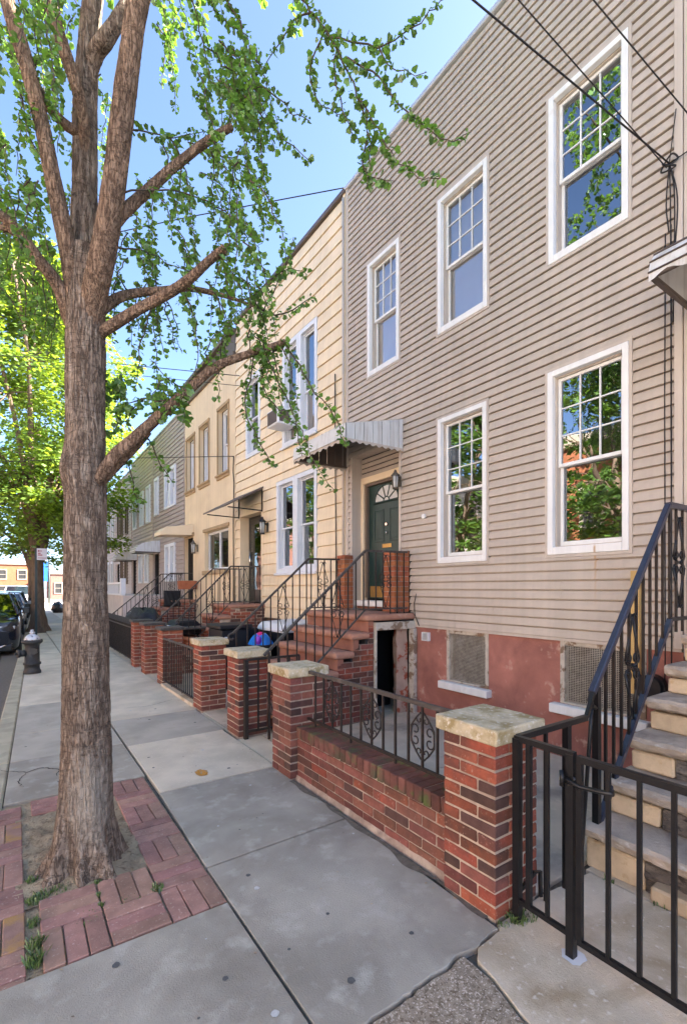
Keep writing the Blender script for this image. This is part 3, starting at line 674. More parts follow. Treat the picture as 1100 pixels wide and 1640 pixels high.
b = MB(); b.tube([(dx, 5.53, 2.62), (dx-.03, 5.53, 2.62)], .022, 10); b.tube([(dx-.01, 5.53, 2.50), (dx-.022, 5.53, 2.50)], .012, 8); b.tube([(dx-.02, 5.53, 2.47), (dx-.03, 5.53, 2.51)], .008, 6)
b.build('knocker', M['chrome'], door)
b = MB(); b.tube([(dx-.02, 5.17, 2.22), (dx-.05, 5.17, 2.26), (dx-.05, 5.19, 2.36)], .016, 8); b.build('door_handle', M['chrome'], door)
# lantern on the right jamb
def lantern(house, x, y, z, s=1.0, m=None):
    m = m or M['pewter']
    l = MB(); l.box(x-.02, x, y-.04*s, y+.04*s, z-.09*s, z+.09*s); l.tube([(x-.02, y, z+.05*s), (x-.10*s, y, z+.10*s)], .012*s, 6)
    o = l.build('wall_lantern', m, house, loc=(x, y, z))
    c = MB(); cx = x-.11*s
    c.lathe([(.012*s, z+.20*s), (.02*s, z+.19*s), (.035*s, z+.15*s), (.075*s, z+.11*s), (.078*s, z+.095*s)][::-1], cx, y, 8)
    c.lathe([(.05*s, z-.14*s), (.055*s, z-.12*s), (.05*s, z-.11*s)], cx, y, 8)
    for k in range(6):
        a = R(60*k); c.tube([(cx+.06*s*math.cos(a), y+.06*s*math.sin(a), z+.10*s), (cx+.048*s*math.cos(a), y+.048*s*math.sin(a), z-.12*s)], .006*s, 4)
    c.build('lantern_cage', m, o)
    MB().lathe([(.040*s, z-.11*s), (.052*s, z+.09*s)], cx, y, 8).build('lantern_glass', M['fanglass'], o)
lantern(H1, XF-.025, 4.96, 3.12, .78)
# doorbell and vent
b = MB(); b.tube([(XF-.017, 4.49, 2.585), (XF-.045, 4.49, 2.585)], .032, 14); b.build('doorbell', M['white'], H1)
# awning
def awn1():
    A = MB(); xo = 3.42; ya, yb = 4.90, 6.25
    n = 27
    for k in range(n):
        y_ = ya+(yb-ya)*k/n; y2 = ya+(yb-ya)*(k+1)/n-.003; zz = .006 if k % 2 else 0
        A.poly([(xo, y_, 3.735+zz), (xo, y2, 3.735+zz), (XF-.02, y2, 3.975+zz), (XF-.02, y_, 3.975+zz)])
    top = A.build('canopy', M['alu'], H1, loc=(3.9, 5.6, 3.7))
    for y_, m in ((ya, M['alu']), (yb, M['alu_dark'])):
        n = 13
        for k in range(n):
            x0 = xo+(XF-.02-xo)*k/n; x1 = xo+(XF-.02-xo)*(k+1)/n-.003; t0, t1 = (x0-xo)/(XF-.02-xo), (x1-xo)/(XF-.02-xo)
            o_ = .006 if k % 2 else 0
            zb_ = 3.545
            MB().quad((x0, y_+o_, zb_+.02*t0), (x1, y_+o_, zb_+.02*t1), (x1, y_+o_, 3.735+.238*t1), (x0, y_+o_, 3.735+.238*t0)).quad((x0, y_+o_+.004, zb_+.02*t0), (x1, y_+o_+.004, zb_+.02*t1), (x1, y_+o_+.004, 3.735+.238*t1), (x0, y_+o_+.004, 3.735+.238*t0)).build('side_slat', m, top, loc=(x0, y_, 3.55))
    b = MB()
    for k in range(5): b.box(xo-.004*k-.004, xo+.012, ya, yb, 3.735-.036*(k+1)+.002, 3.735-.036*k)
    b.build('front_fascia', M['alu'], top)
    # scalloped valance
    b = MB(); n = 60
    def val(P0, P1):
        for k in range(n):
            t0, t1 = k/n, (k+1)/n
            d0 = .035+.013*math.cos(t0*2*math.pi*9); d1 = .035+.013*math.cos(t1*2*math.pi*9)
            a = Vector(P0).lerp(Vector(P1), t0); c = Vector(P0).lerp(Vector(P1), t1)
            for off in (0, .006):
                b.quad((a.x+off, a.y+off, a.z), (c.x+off, c.y+off, c.z), (c.x+off, c.y+off, c.z-d1), (a.x+off, a.y+off, a.z-d0))
    val((xo-.008, ya, 3.555), (xo-.008, yb, 3.555)); val((xo, ya-.004, 3.547), (XF-.02, ya-.004, 3.567)); val((xo, yb-.008, 3.547), (XF-.02, yb-.008, 3.567))
    b.build('valance', M['vinyl_trim'], top)
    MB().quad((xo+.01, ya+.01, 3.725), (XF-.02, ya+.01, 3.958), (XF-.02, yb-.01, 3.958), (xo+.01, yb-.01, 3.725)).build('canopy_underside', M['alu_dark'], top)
    MB().tube([(xo+.02, ya+.02, 3.56), (XF-.03, ya+.02, 3.585)], .012, 6).tube([(xo+.02, yb-.02, 3.56), (XF-.03, yb-.02, 3.585)], .012, 6).tube([(xo+.02, ya+.02, 3.56), (xo+.02, yb-.02, 3.56)], .012, 6).build('canopy_frame', M['alu_dark'], top)
awn1()
# foundation with barred cellar windows
cw = [(3.50, 4.14, .50, 1.14), (1.86, 2.64, .52, 1.14)]
b = MB(); wall_cells(b, Y0, 4.70, -.05, ZB-.03, cw, XF+.02, .16)
b.build('foundation', M['redwall'], H1, loc=(XF, 3, 0))
for i, (a, c, d, e) in enumerate(cw):
    f = ring(MB(), a+.002, c-.002, d+.002, e-.002, .045, XF+.012, XF+.10, wb=.02).build('cellar_window', M['oldwood'], H1, loc=(XF, (a+c)/2, d), bevel=.004)
    MB().box(XF-.07, XF+.06, a-.04, c+.07, d-.09, d-.001).build('window_sill', M['white'], f, bevel=.008)
    g = MB(); st = .0165
    n = int((c-a-.09)/st)
    for k in range(n+1):
        y_ = a+.045+k*st; g.box(XF+.040, XF+.0435, y_-.0022, y_+.0022, d+.02, e-.045)
    n = int((e-d-.06)/st)
    for k in range(n+1):
        z_ = d+.022+k*st; g.box(XF+.0362, XF+.0398, a+.047, c-.047, z_-.0022, z_+.0022)
    g.build('wire_screen', M['screen'], f)
    MB().quad((XF+.085, c-.04, d), (XF+.085, a+.04, d), (XF+.085, a+.04, e), (XF+.085, c-.04, e)).build('pane', M['glass_far'], f)
b = MB()
for k in range(5): b.extrude([(XF-.03, .975+k*.018), (XF+.02, .99+k*.018), (XF+.02, .975+k*.018)], 'y', 4.43, 4.53)
ring(b, 4.42, 4.54, .965, 1.075, .01, XF-.025, XF+.02); b.build('dryer_vent', M['white'], H1)
b = MB(); b.tube([(XF-.02, 4.64, 1.58), (XF-.03, 4.67, 1.45), (XF-.03, 4.66, 1.30), (XF-.035, 4.60, 1.20), (XF-.04, 4.57, 1.16)], .006, 6); b.build('loose_cable', M['cable'], H1)
# --- brick piers either side of the door landing
def brick_pier(house, x0, x1, y0, y1, z0, z1, m, label=None):
    core = MB().box(x0+.006, x1-.006, y0+.006, y1-.006, z0, z1-.004).build('brick_pier', M['mortar_dark'], house, loc=((x0+x1)/2, (y0+y1)/2, z0))
    n = int(round((z1-z0)/.068)); h = (z1-z0)/n
    for i in range(n):
        z = z0+h*(i+.5)
        if i % 2: parts = [((x0+x1)/2, y0+.05, x1-x0, .1), (x0+.05, (y0+.1+y1)/2+.004, .1, y1-y0-.108)]
        else: parts = [(x0+.05, (y0+y1)/2, .1, y1-y0), ((x0+.1+x1)/2+.004, y0+.05, x1-x0-.108, .1)]
        for cx, cy, sx_, sy_ in parts: piece('brick', cx, cy, z, sx_, sy_, h-.008, m, core)
brick_pier(H1, 4.12, XF-.02, 4.78, 5.03, 1.33, 2.15, M['brick_orange'])
brick_pier(H1, 4.20, XF-.03, 6.06, 6.26, 1.33, 2.17, M['brick_orange'])
# ------------------------------------------------------------------ pillars, wall
def pillar(x0, y0, label, top=.875, s=.345, m=None, mo=None, cap_h=.08, dark=.12, capm=None):
    m = m or M['brick_red']; mo = mo or M['mortar']
    t = thing('brick_pillar', label, 'pillar', (x0+s/2, y0+s/2, 0), group='brick pillars along the pavement')
    MB().box(x0+.007, x0+s-.007, y0+.007, y0+s-.007, -.05, top).build('mortar', mo, t)
    n = 13; h = top/n; L_ = .226; W_ = s-L_-.009
    for i in range(n):
        z = h*(i+.5); x1, y1 = x0+s, y0+s
        if i % 2: P = [(x0, x0+L_, y0, y0+W_), (x0+L_+.009, x1, y0, y0+L_), (x1-L_, x1, y1-W_, y1), (x0, x0+W_, y0+W_+.009, y1)]
        else: P = [(x0, x0+W_, y0, y0+L_), (x0+W_+.009, x1, y0, y0+W_), (x1-W_, x1, y0+W_+.009, y1), (x0, x0+L_, y0+L_+.009, y1)]
        for a, b_, c, d in P:
            mm = M['brick_dark'] if random.random() < (dark if i > 3 else dark*2.2) else m
            if i < 3 and m is M['brick_red'] and random.random() < .6: mm = M['brick_brown']
            piece('brick', (a+b_)/2, (c+d)/2, z, b_-a, d-c, h-.012, mm, t, .005, .0024, .0016)
    cap = MB(); ov = .032; n2 = 10
    X0, X1, Ya, Yb = x0-ov, x0+s+ov, y0-ov, y0+s+ov
    bm = bmesh.new(); bmesh.ops.create_cube(bm, size=1)
    for v in bm.verts: v.co = Vector((v.co.x*(X1-X0), v.co.y*(Yb-Ya), v.co.z*cap_h))
    bmesh.ops.bevel(bm, geom=list(bm.edges), offset=.007, segments=1, affect='EDGES')
    bmesh.ops.subdivide_edges(bm, edges=list(bm.edges), cuts=5, use_grid_fill=True)
    for v in bm.verts:
        p = v.co + Vector((x0*7, y0*7, 0)); v.co += Vector((noise.noise(p*22), noise.noise(p*22+Vector((9,0,0))), noise.noise(p*22+Vector((0,9,0)))))*.004
    me = bpy.data.meshes.new('cap_stone'); bm.to_mesh(me); bm.free(); me.materials.append(capm or M['capstone'])
    link_mesh('cap_stone', me, t, (x0+s/2, y0+s/2, top+cap_h/2+.001))
    return t
pillar(1.945, 1.50, 'nearest brick pillar at the end of the low wall, beside the black iron gate')
pillar(1.945, 3.62, 'dark red brick pillar at the far end of the low wall', m=M['brick_brown'], mo=M['mortar_dark'], dark=.15)
pillar(2.02, 4.95, 'brick pillar with an iron gate post against its near side', dark=.2)
pillar(2.04, 6.29, 'brick pillar with dark header bricks, beside the black bins', dark=.2)
pillar(2.04, 8.33, 'orange red brick pillar at the far end of the short iron fence', top=.93, dark=.0, capm=M['iron_grey'], cap_h=.05)
pillar(2.04, 9.63, 'middle one of the three orange red pillars with thin caps', top=.93, dark=.0, capm=M['iron_grey'], cap_h=.05)
pillar(2.04, 10.63, 'orange red brick pillar at the near end of the sheeted fence', top=.93, dark=.0, capm=M['iron_grey'], cap_h=.05)
LW = thing('low_brick_wall', 'knee-high brick wall with a mossy brick coping between two pillars', 'wall', (2.1, 2.73, 0))
wx0, wx1, wy0, wy1 = 2.005, 2.235, 1.852, 3.612
MB().box(wx0+.008, wx1-.008, wy0, wy1, -.05, .352).build('mortar', M['mortar_dark'], LW)
for i in range(5):
    z = .012+.068*(i+.5); y_ = wy0+(0 if i % 2 else -.12)
    while y_ < wy1-.02:
        a, c = max(y_, wy0+.002), min(y_+.226, wy1-.002)
        if c-a > .03:
            r_ = random.random(); mm = M['brick_dark'] if r_ < .1 else (M['brick_brown'] if r_ < .86 or i == 0 else M['brick_red'])
            piece('brick', wx0+.05, (a+c)/2, z, .10, c-a-.003, .0565, mm, LW, .0035, .0015, .0015)
            piece('brick', wx1-.05, (a+c)/2, z, .10, c-a-.003, .0565, mm, LW, .0035, .0015, .0015)
        y_ += .235
MB().box(wx0+.012, wx1-.012, wy0, wy1, .353, .445).build('mortar', M['mortar_dark'], LW)
n = 24
for k in range(n):
    pw = (wy1-wy0)/n; piece('coping_brick', (wx0+wx1)/2, wy0+pw*(k+.5), .405, wx1-wx0+.012, pw-.008, .098, M['brick_moss'], LW, .006, .003, .003, 0, .02)
# rough concrete skirt at the wall foot
b = MB(); nn = 40
for k in range(nn+1):
    y_ = wy0+.0+(wy1-wy0)*k/nn; e = .012+.012*noise.noise(Vector((y_*5, 2, 0)))
    b.v += [(wx0-.0, y_, .035+.01*noise.noise(Vector((y_*9, 0, 5)))), (wx0-e, y_, .004), (wx0-e-.004, y_, -.02)]
for k in range(nn):
    for j in range(2):
        a = k*3+j; b.f.append((a, a+3, a+4, a+1)); b.sm.append(True)
b.build('mortar_skirt', M['mortar_dark'], LW)
# ------------------------------------------------------------------ iron work
def spiral(c, r0, r1, a0, a1, ax, n=14):
    """points of a spiral in the plane of unit vector ax (horizontal) and z"""
    out = []
    for i in range(n+1):
        t = i/n; r_ = r0+(r1-r0)*t; a = R(a0+(a1-a0)*t)
        out.append(Vector(c)+Vector(ax)*(r_*math.cos(a))+Vector((0, 0, r_*math.sin(a))))
    return out
def scrolls(c, w_, h_, ax, b, r_=.0055):
    """diamond shaped scroll ornament, centred on c, half width w_, half height h_"""
    c = Vector(c); ax = Vector(ax); Z = Vector((0, 0, 1))
    for sx_ in (-1, 1):
        a = ax*sx_
        b.tube([c+Z*h_, c+a*w_*.55+Z*h_*.45, c+a*w_*.95+Z*h_*.12], r_, 5); b.tube([c-Z*h_, c-a*w_*.55-Z*h_*.45, c-a*w_*.95-Z*h_*.12], r_, 5)
        for sz in (-1, 1):
            cc = c+a*w_*.48+Z*(sz*h_*.15)
            pts = []
            for i in range(13):
                t = i/12; an = R(-40+380*t); rr = w_*.42*(1-.62*t)
                pts.append(cc+a*(rr*math.cos(an))+Z*(sz*rr*math.sin(an)))
            b.tube([c+a*w_*.05+Z*0, *pts], r_*.9, 5)
            c2 = c+a*w_*.28+Z*(sz*h_*.93)
            b.tube([c2+a*(w_*.25*math.cos(R(250*i/8)))*(1-.4*i/8)+Z*(sz*w_*.25*math.sin(R(250*i/8))) for i in range(9)], r_*.8, 5)
def oval_scroll(c, w_, h_, ax, b, r_=.006):
    c = Vector(c); ax = Vector(ax); Z = Vector((0, 0, 1))
    for sx_ in (-1, 1):
        a = ax*sx_
        b.tube([c+a*(.12*w_)+Z*h_, c+a*(.55*w_)+Z*(.72*h_), c+a*w_*.98+Z*.34*h_, c+a*w_*.98-Z*.34*h_, c+a*(.55*w_)-Z*(.72*h_), c+a*(.12*w_)-Z*h_], r_, 5)
        for sz in (-1, 1):
            b.tube([c+a*(w_*.62+w_*.34*(1-.5*i/10)*math.cos(R(300*i/10)))+Z*(sz*(h_*.22+w_*.34*(1-.5*i/10)*math.sin(R(300*i/10)))) for i in range(11)], r_*.85, 5)
            b.tube([c+a*(w_*.30+w_*.24*(1-.5*i/10)*math.cos(R(80-300*i/10)))+Z*(sz*(h_*.68+w_*.24*(1-.5*i/10)*math.sin(R(80-300*i/10)))) for i in range(11)], r_*.85, 5)
def bar(name, p, q_, r_, m, parent, n=4):
    p, q_ = Vector(p), Vector(q_); return MB().tube([p, q_], r_*1.3 if n == 4 else r_, n).build(name, m, parent, loc=(p+q_)/2)
def lerp(a, b_, t): return Vector(a).lerp(Vector(b_), t)
# rail on the low wall
T = thing('wall_railing', 'rusty brown iron railing with oval scrolls on the low brick wall', 'railing', (2.12, 2.73, .45))
rx_ = 2.12
bar('top_rail', (rx_, 1.846, .915), (rx_, 3.618, .915), .015, M['iron_grey'], T); bar('bottom_rail', (rx_, 1.846, .505), (rx_, 3.618, .505), .011, M['iron'], T)
yy = [1.93+k*.130 for k in range(13)]
for k, y_ in enumerate(yy): bar('baluster', (rx_, y_, .46 if k % 4 == 0 else .506), (rx_, y_, .905), .0075, M['iron'], T)
for y_ in (yy[2], yy[6], yy[10]):
    b = MB(); oval_scroll((rx_, y_, .71), .105, .15, (0, 1, 0), b); b.build('scroll', M['iron'], T)
# stoop railing builder (in the plane Y = const): stair part + landing part
def stoop_railing(y, label, lowx=2.22, lowz=.92, cx=3.60, cz=2.12, endx=4.30, m=M['iron'], hm=M['iron_grey'], step=.118, orn=True, grp='iron railings of the front stoops', full=True, curl=False):
    t = thing('stair_railing', label, 'railing', (cx, y, .9), group=grp)
    sl = (cz-lowz)/(cx-lowx)
    b = MB(); b.tube([(lowx, y, lowz), (cx, y, cz)], .019, 4); b.tube([(cx, y, cz), (endx, y, cz+.01)], .019, 4)
    if curl: b.tube([(lowx, y, lowz)]+[(lowx-.02+.04*math.sin(R(30*i))*(1), y, lowz-.04+.04*math.cos(R(30*i))) for i in range(0, -9, -1)], .014, 6)
    b.build('handrail', hm, t)
    gap = .735
    b = MB(); b.tube([(cx-.70, y, cz-gap-.70*sl), (cx, y, cz-gap)], .013, 4); b.tube([(cx, y, cz-gap), (endx, y, cz-gap)], .013, 4); b.build('bottom_rail', hm, t)
    x = cx-.03
    k = 0
    while x > lowx+.10:
        zt = cz-(cx-x)*sl
        zb = zt-gap if cx-x < .70 else max(.06, zt-1.0)
        if x < lowx+.3 or cx-x > .70: zb = max(.22*max(0, math.ceil((x-2.72)/.23)), zt-.95)
        bar('baluster', (x, y, zb), (x, y, zt), .0075, m, t); x -= step; k += 1
    x = cx+.05
    while x < endx:
        bar('baluster', (x, y, 1.32 if x > 3.9 else cz-gap), (x, y, cz), .0075, m, t); x += step
    bar('newel', (lowx+.06, y, 0.0), (lowx+.06, y, lowz+.03), .012, m, t)
    if orn:
        b = MB(); scrolls(((cx+endx)/2-.02, y, cz-.38), .10, .34, (1, 0, 0), b); b.build('scroll', m, t)
        xm = cx-.42; b = MB(); scrolls((xm, y, cz-(cx-xm)*sl-.37), .10, .33, (1, 0, 0), b); b.build('scroll', m, t)
    return t
stoop_railing(4.73, 'brown iron stair railing beside the cellar doorway, right side of the green door stoop')
stoop_railing(6.17, 'brown iron stair railing with curled end, bin side of the green door stoop', lowx=2.43, lowz=1.03, cx=3.62, cz=2.09, endx=4.18, curl=True)
# ------------------------------------------------------------------ stoops
def stoop(y0, y1, label, side_brick=None, brick_risers=False, doorway=False, xs=3.95, ztop=1.32, n=6, lowdetail=False, treadm=None, m_side=None):
    xs -= .35
    t = thing('stoop', label, 'stoop', (3.6, (y0+y1)/2, 0), group='front stoops')
    rise, run = ztop/n, .23
    tm = treadm or M['brownstone']
    for k in range(n):
        z = ztop-k*rise; xn = xs-k*run
        xe = XF+.19 if k == 0 else xs-(k-1)*run+.035
        if k == 0: xe = XF-.005
        b = MB(); ov = .035
        b.box(xn-.03, xe, y0-ov, y1+ov, z-.085, z-.001)
        o = b.build('tread' if k else 'landing', tm, t, loc=(xn, (y0+y1)/2, z), bevel=.035, seg=3)
        o.data.polygons.foreach_set('use_smooth', [True]*len(o.data.polygons))
        x2 = xn+.02
        if brick_risers:
            core = MB().box(x2+.006, x2+.20, y0, y1, z-rise, z-.088).build('riser', M['mortar'], t, loc=(x2, (y0+y1)/2, z-rise))
            hh = (rise-.088)/2
            for c_ in range(2):
                y_ = y0-(.1 if c_ else 0)
                while y_ < y1:
                    a, e = max(y_, y0), min(y_+.22, y1)
                    if e-a > .03: piece('brick', x2+.05, (a+e)/2, z-rise+hh*(c_+.5), .1, e-a-.008, hh-.006, M['brick_red'], core)
                    y_ += .23
        else:
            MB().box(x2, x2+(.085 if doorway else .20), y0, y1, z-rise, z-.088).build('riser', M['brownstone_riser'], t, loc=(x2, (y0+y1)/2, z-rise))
    # body under the steps
    dx0, dx1 = 3.72, XF-.02
    b = MB()
    for k in range(n):
        z = ztop-k*rise-.09; xa = xs-k*run+.22; xb = (XF-.01) if k == 0 else xs-(k-1)*run+.22
        ya = y0+.012
        if doorway and xa >= dx0: ya = y0+.9
        elif doorway: xb = min(xb, dx0-.005)
        b.box(xa, xb, ya, y1-.012, -.05, z)
        if doorway and xa < dx0: b.box(xb+.001, xs-(k-1)*run+.219, y0+.9, y1-.012, -.05, z)
    if doorway: b.box(4.18, dx1+.02, y0+.012, y0+.899, ztop-.13, ztop-.088)
    b.build('stoop_core', M['dark'] if doorway else M['mortar_dark'], t)
    # brick cheek facing -Y
    if side_brick:
        mo = MB()
        nc = int(ztop/.068)
        for i in range(nc):
            za, zb = i*.068, (i+1)*.068
            k = max(0, math.ceil((ztop-.10-zb)/rise)); k = min(k, n-1)
            # first x where the step above is higher than zb
            xa = None
            for kk in range(n-1, -1, -1):
                if ztop-kk*rise-.088 >= zb: xa = xs-kk*run+.018; break
            if xa is None: continue
            xe = dx0-.012 if doorway else XF-.006
            if xe-xa < .05: continue
            mo.box(xa+.005, xe-.004, y0+.006, y0+.05, za, zb)
            x_ = xa-(.11 if i % 2 else 0)
            while x_ < xe-.02:
                a, e = max(x_, xa), min(x_+.222, xe)
                if e-a > .03:
                    r_ = random.random(); mm = M['brick_dark'] if r_ < .09 else (M['brick_brown'] if r_ < .72 else side_brick)
                    piece('brick', (a+e)/2, y0+.05, (za+zb)/2, e-a-.008, .1, .059, mm, t, .0035, .0015, .001)
                x_ += .23
        mo.build('mortar', M['mortar'] if brick_risers else M['mortar_dark'], t)
    return t
ST1 = stoop(4.70, 6.20, 'brownstone stoop of six steps up to the green front door', M['brick_red'], doorway=True)
# cellar doorway in its side
b = MB(); b.box(3.715, XF-.0, 4.665, 4.75, 1.115, 1.215).box(XF-.055, XF+.01, 4.655, 4.75, -.05, 1.113).box(3.715, 3.745, 4.672, 4.75, -.05, 1.113)
b.build('doorway_frame', M['oldwood'], ST1, bevel=.005)
b = MB(); nn = 26
for i in range(nn+1):
    z = -.05+1.16*i/nn
    for (x, y) in ((4.145, 4.775), (4.335, 4.765), (4.35, 4.88), (4.19, 4.88)):
        p = Vector((x*6, y*6, z*7)); b.v.append((x+.02*noise.noise(p), y+.02*noise.noise(p+Vector((5,0,0))), z))
for i in range(nn):
    for j in range(4):
        a = i*4+j; c = i*4+(j+1) % 4; b.f.append((a, c, c+4, a+4)); b.sm.append(False)
b.build('doorway_pier', M['plaster'], ST1)
MB().box(3.76, 4.40, 5.2, 5.24, -.04, 1.1).build('cellar_door', M['door_black'], ST1)
ST2 = stoop(9.30, 10.40, 'brick stoop with brownstone treads up to the black front door', M['brick_red'], brick_risers=True)
stoop_railing(9.33, 'brown iron railing on the near side of the black door stoop', lowx=2.53, lowz=.99, cx=3.64, cz=2.10)
stoop_railing(10.36, 'brown iron railing on the far side of the black door stoop', lowx=2.40, lowz=.95, cx=3.62, cz=2.08)
# ------------------------------------------------------------------ black iron gate, near right
GX = 2.05
T = thing('short_iron_fence', 'short black iron fence panel fixed beside the near brick pillar', 'fence', (GX, 1.3, 0))
bar('post', (GX, 1.45, 0), (GX, 1.45, .905), .019, M['black_iron'], T)
bar('post', (GX, 1.172, 0), (GX, 1.172, .905), .0195, M['black_iron'], T)
bar('top_rail', (GX, 1.46, .905), (GX, 1.155, .905), .015, M['black_iron'], T)
bar('bottom_rail', (GX, 1.45, .105), (GX, 1.18, .095), .012, M['black_iron'], T)
bar('baluster', (GX, 1.385, .10), (GX, 1.385, .90), .013, M['black_iron'], T)
bar('baluster', (GX, 1.288, .10), (GX, 1.288, .90), .009, M['black_iron'], T)
b = MB(); b.tube([(GX, 1.45, .13), (GX+.10, 1.42, .22), (GX+.13, 1.41, .22), (GX+.12, 1.40, .10)], .011, 4); b.build('gate_stop', M['black_iron'], T)
b = MB(); b.poly([(GX+.005+.052*math.cos(i*math.pi/6)*(1+.15*math.sin(i*1.9)), 1.165+.05*math.sin(i*math.pi/6)*(1+.15*math.sin(i*2.7)), .0005) for i in range(12)]); b.build('base_patch', M['whiteplastic'], T)
# return rail running back towards the stairs
bar('return_rail', (GX+.01, 1.455, .905), (2.70, 1.455, .905), .016, M['black_iron'], T)
bar('post', (2.50, 1.455, -.01), (2.50, 1.455, .895), .019, M['black_iron'], T)
bar('brace', (2.70, 1.455, .905), (2.78, 1.455, 1.04), .011, M['black_iron'], T)
bar('baluster', (2.30, 1.455, .0), (2.30, 1.455, .895), .009, M['black_iron'], T)
T = thing('iron_gate', 'black iron gate leaf with plain bars, nearest the camera', 'gate', (GX, .6, 0))
bar('gate_stile', (GX, 1.132, .095), (GX, 1.132, .885), .0125, M['black_iron'], T)
bar('gate_stile', (GX, .16, .095), (GX, .16, .885), .0125, M['black_iron'], T)
bar('top_rail', (GX, 1.14, .895), (GX, .15, .895), .0155, M['black_iron'], T)
bar('bottom_rail', (GX, 1.14, .085), (GX, .15, .085), .0125, M['black_iron'], T)
for k in range(1, 8): bar('bar', (GX, 1.132-.1215*k, .09), (GX, 1.132-.1215*k, .885), .009, M['black_iron'], T)
b = MB(); b.tube([(GX-.03, 1.19, .80), (GX-.01, 1.13, .775), (GX, 1.05, .78), (GX, .99, .79)], .011, 6); b.tube([(GX-.03, 1.20, .83), (GX-.045, 1.19, .80), (GX-.03, 1.20, .765)], .011, 6); b.tube([(GX-.02, 1.16, .80), (GX+.03, 1.15, .80)], .014, 6)
b.build('latch', M['black_iron'], T)
# ------------------------------------------------------------------ right hand stoop and its railing
T = thing('stone_stoop', 'stone stoop with grey slate treads and tan stone risers at the right edge', 'stoop', (3.4, .7, 0))
tz = [.25, .47, .69, .91, 1.11, 1.31]; tx = [2.80, 3.05, 3.31, 3.54, 3.78, 4.02]; sy1 = 1.53; sy0 = -.6
for k in range(6):
    x0, x1 = tx[k], (tx[k+1]+.06 if k < 5 else XF-.02); zb = tz[k]; yl = sy1-.016*k
    N2 = 64; bm = bmesh.new()
    b = MB()
    pr = 8
    for j in range(N2+1):
        y_ = sy0+(yl-sy0)*j/N2
        def nz(s_, a=.012): return a*noise.noise(Vector((y_*13, s_*3.1, k*7)))
        ring_ = [(x1, zb-.10), (x0+.02, zb-.085+nz(6)), (x0-.025+nz(1, .016), zb-.06+nz(2)), (x0-.035+nz(3, .020), zb-.022+nz(4)), (x0-.012+nz(5), zb-.002+nz(8, .003)), (x0+.06, zb+nz(9, .003)), (x0+.16, zb+nz(7, .003)), (x1, zb)]
        b.v += [(p[0], y_, p[1]) for p in ring_]
    for j in range(N2):
        for i in range(pr):
            i2 = (i+1) % pr; b.f.append((j*pr+i, j*pr+i2, (j+1)*pr+i2, (j+1)*pr+i)); b.sm.append(False)
    b.f.append(tuple(range(pr))); b.f.append(tuple(N2*pr+i for i in reversed(range(pr)))); b.sm += [False]*2
    b.build('tread', M['slate'], T, loc=(x0, .5, zb))
    za = tz[k-1] if k else -.02; zt = zb-.095
    xr = x0+.02
    if k in (0, 2):
        # rough dark rock face with one tan block at its end
        cut = 1.20 if k == 0 else 1.24
        b = MB(); ny, nz_ = 60, 10
        for j in range(ny+1):
            for i in range(nz_+1):
                y_ = sy0+(cut-sy0)*j/ny; z = za+(zt-za)*i/nz_; p = Vector((k*3, y_*6, z*16))
                b.v.append((xr+.018+.05*noise.fractal(p, 1, 2, 4)*.6, y_, z))
        for j in range(ny):
            for i in range(nz_):
                a = j*(nz_+1)+i; b.f.append((a, a+1, a+nz_+2, a+nz_+1)); b.sm.append(False)
        b.build('rock_riser', M['rockface'], T, loc=(xr, .5, za))
        piece('stone_block', xr+.07, (cut+yl)/2, (za+zt)/2, .14, yl-cut-.008, zt-za-.006, M['tan_stone'], T, .012, .004)
        if k == 0: piece('stone_block', xr-.01, .3, .03, .10, 1.70, .09, M['tan_stone'], T, .012, .006)
    elif k == 1 or k == 3:
        e = [yl, 1.17 if k == 3 else 1.22, .72, .28, -.16, sy0]
        for a, c in zip(e[1:], e[:-1]): piece('stone_block', xr+.07, (a+c)/2, (za+zt)/2, .14, c-a-.007, zt-za-.006, M['tan_stone'] if (k == 3 or c == yl) else M['rockface'], T, .009, .003)
    else:
        e = [yl, 1.02, .55, .08, -.35, sy0] if k == 4 else [yl, .9, .4, -.1, sy0]
        for a, c in zip(e[1:], e[:-1]): piece('stone_block', xr+.07, (a+c)/2, (za+zt)/2, .14, c-a-.007, zt-za-.006, M['tan_stone'], T, .009, .003)
    # side cheek blocks
    piece('stone_block', (x0+.16+XF)/2, yl-.05, (za+zt)/2, XF-x0-.17, .10, zt-za-.006, M['rockface'] if k % 2 == 0 else M['tan_stone'], T, .01, .003)
b = MB()
for k in range(6): b.box(tx[k]+.13, XF-.01, sy0, sy1-.11, -.03, tz[k]-.1) if k == 0 else b.box(tx[k]+.13, XF-.01, sy0, sy1-.11, tz[k-1]-.1, tz[k]-.1)
b.build('stoop_core', M['mortar_dark'], T)
T = thing('stair_railing', 'glossy blue black iron stair railing with curled end at the right stone stoop', 'railing', (3.3, 1.45, 1), group='iron railings of the front stoops')
ry = 1.475; A, B_ = Vector((2.80, ry, 1.03)), Vector((3.84, ry, 2.245))
b = MB(); b.tube([A, B_], .028, 4); b.build('handrail', M['blueblack'], T, bevel=.006)
b = MB(); b.tube([(2.80+.0, ry, 1.03), (2.78, ry, .99), (2.80, ry, .945), (2.845, ry, .94), (2.87, ry, .975), (2.85, ry, 1.01)], .017, 8); b.build('rail_curl', M['black_iron'], T)
bar('handrail', (3.84, ry, 2.245), (XF-.03, ry, 2.25), .022, M['blueblack'], T)
C_, D_ = Vector((2.86, ry, .215)), Vector((3.87, ry, 1.425))
bar('bottom_rail', C_, D_, .017, M['blueblack'], T); bar('bottom_rail', D_, (XF-.03, ry, 1.43), .014, M['black_iron'], T)
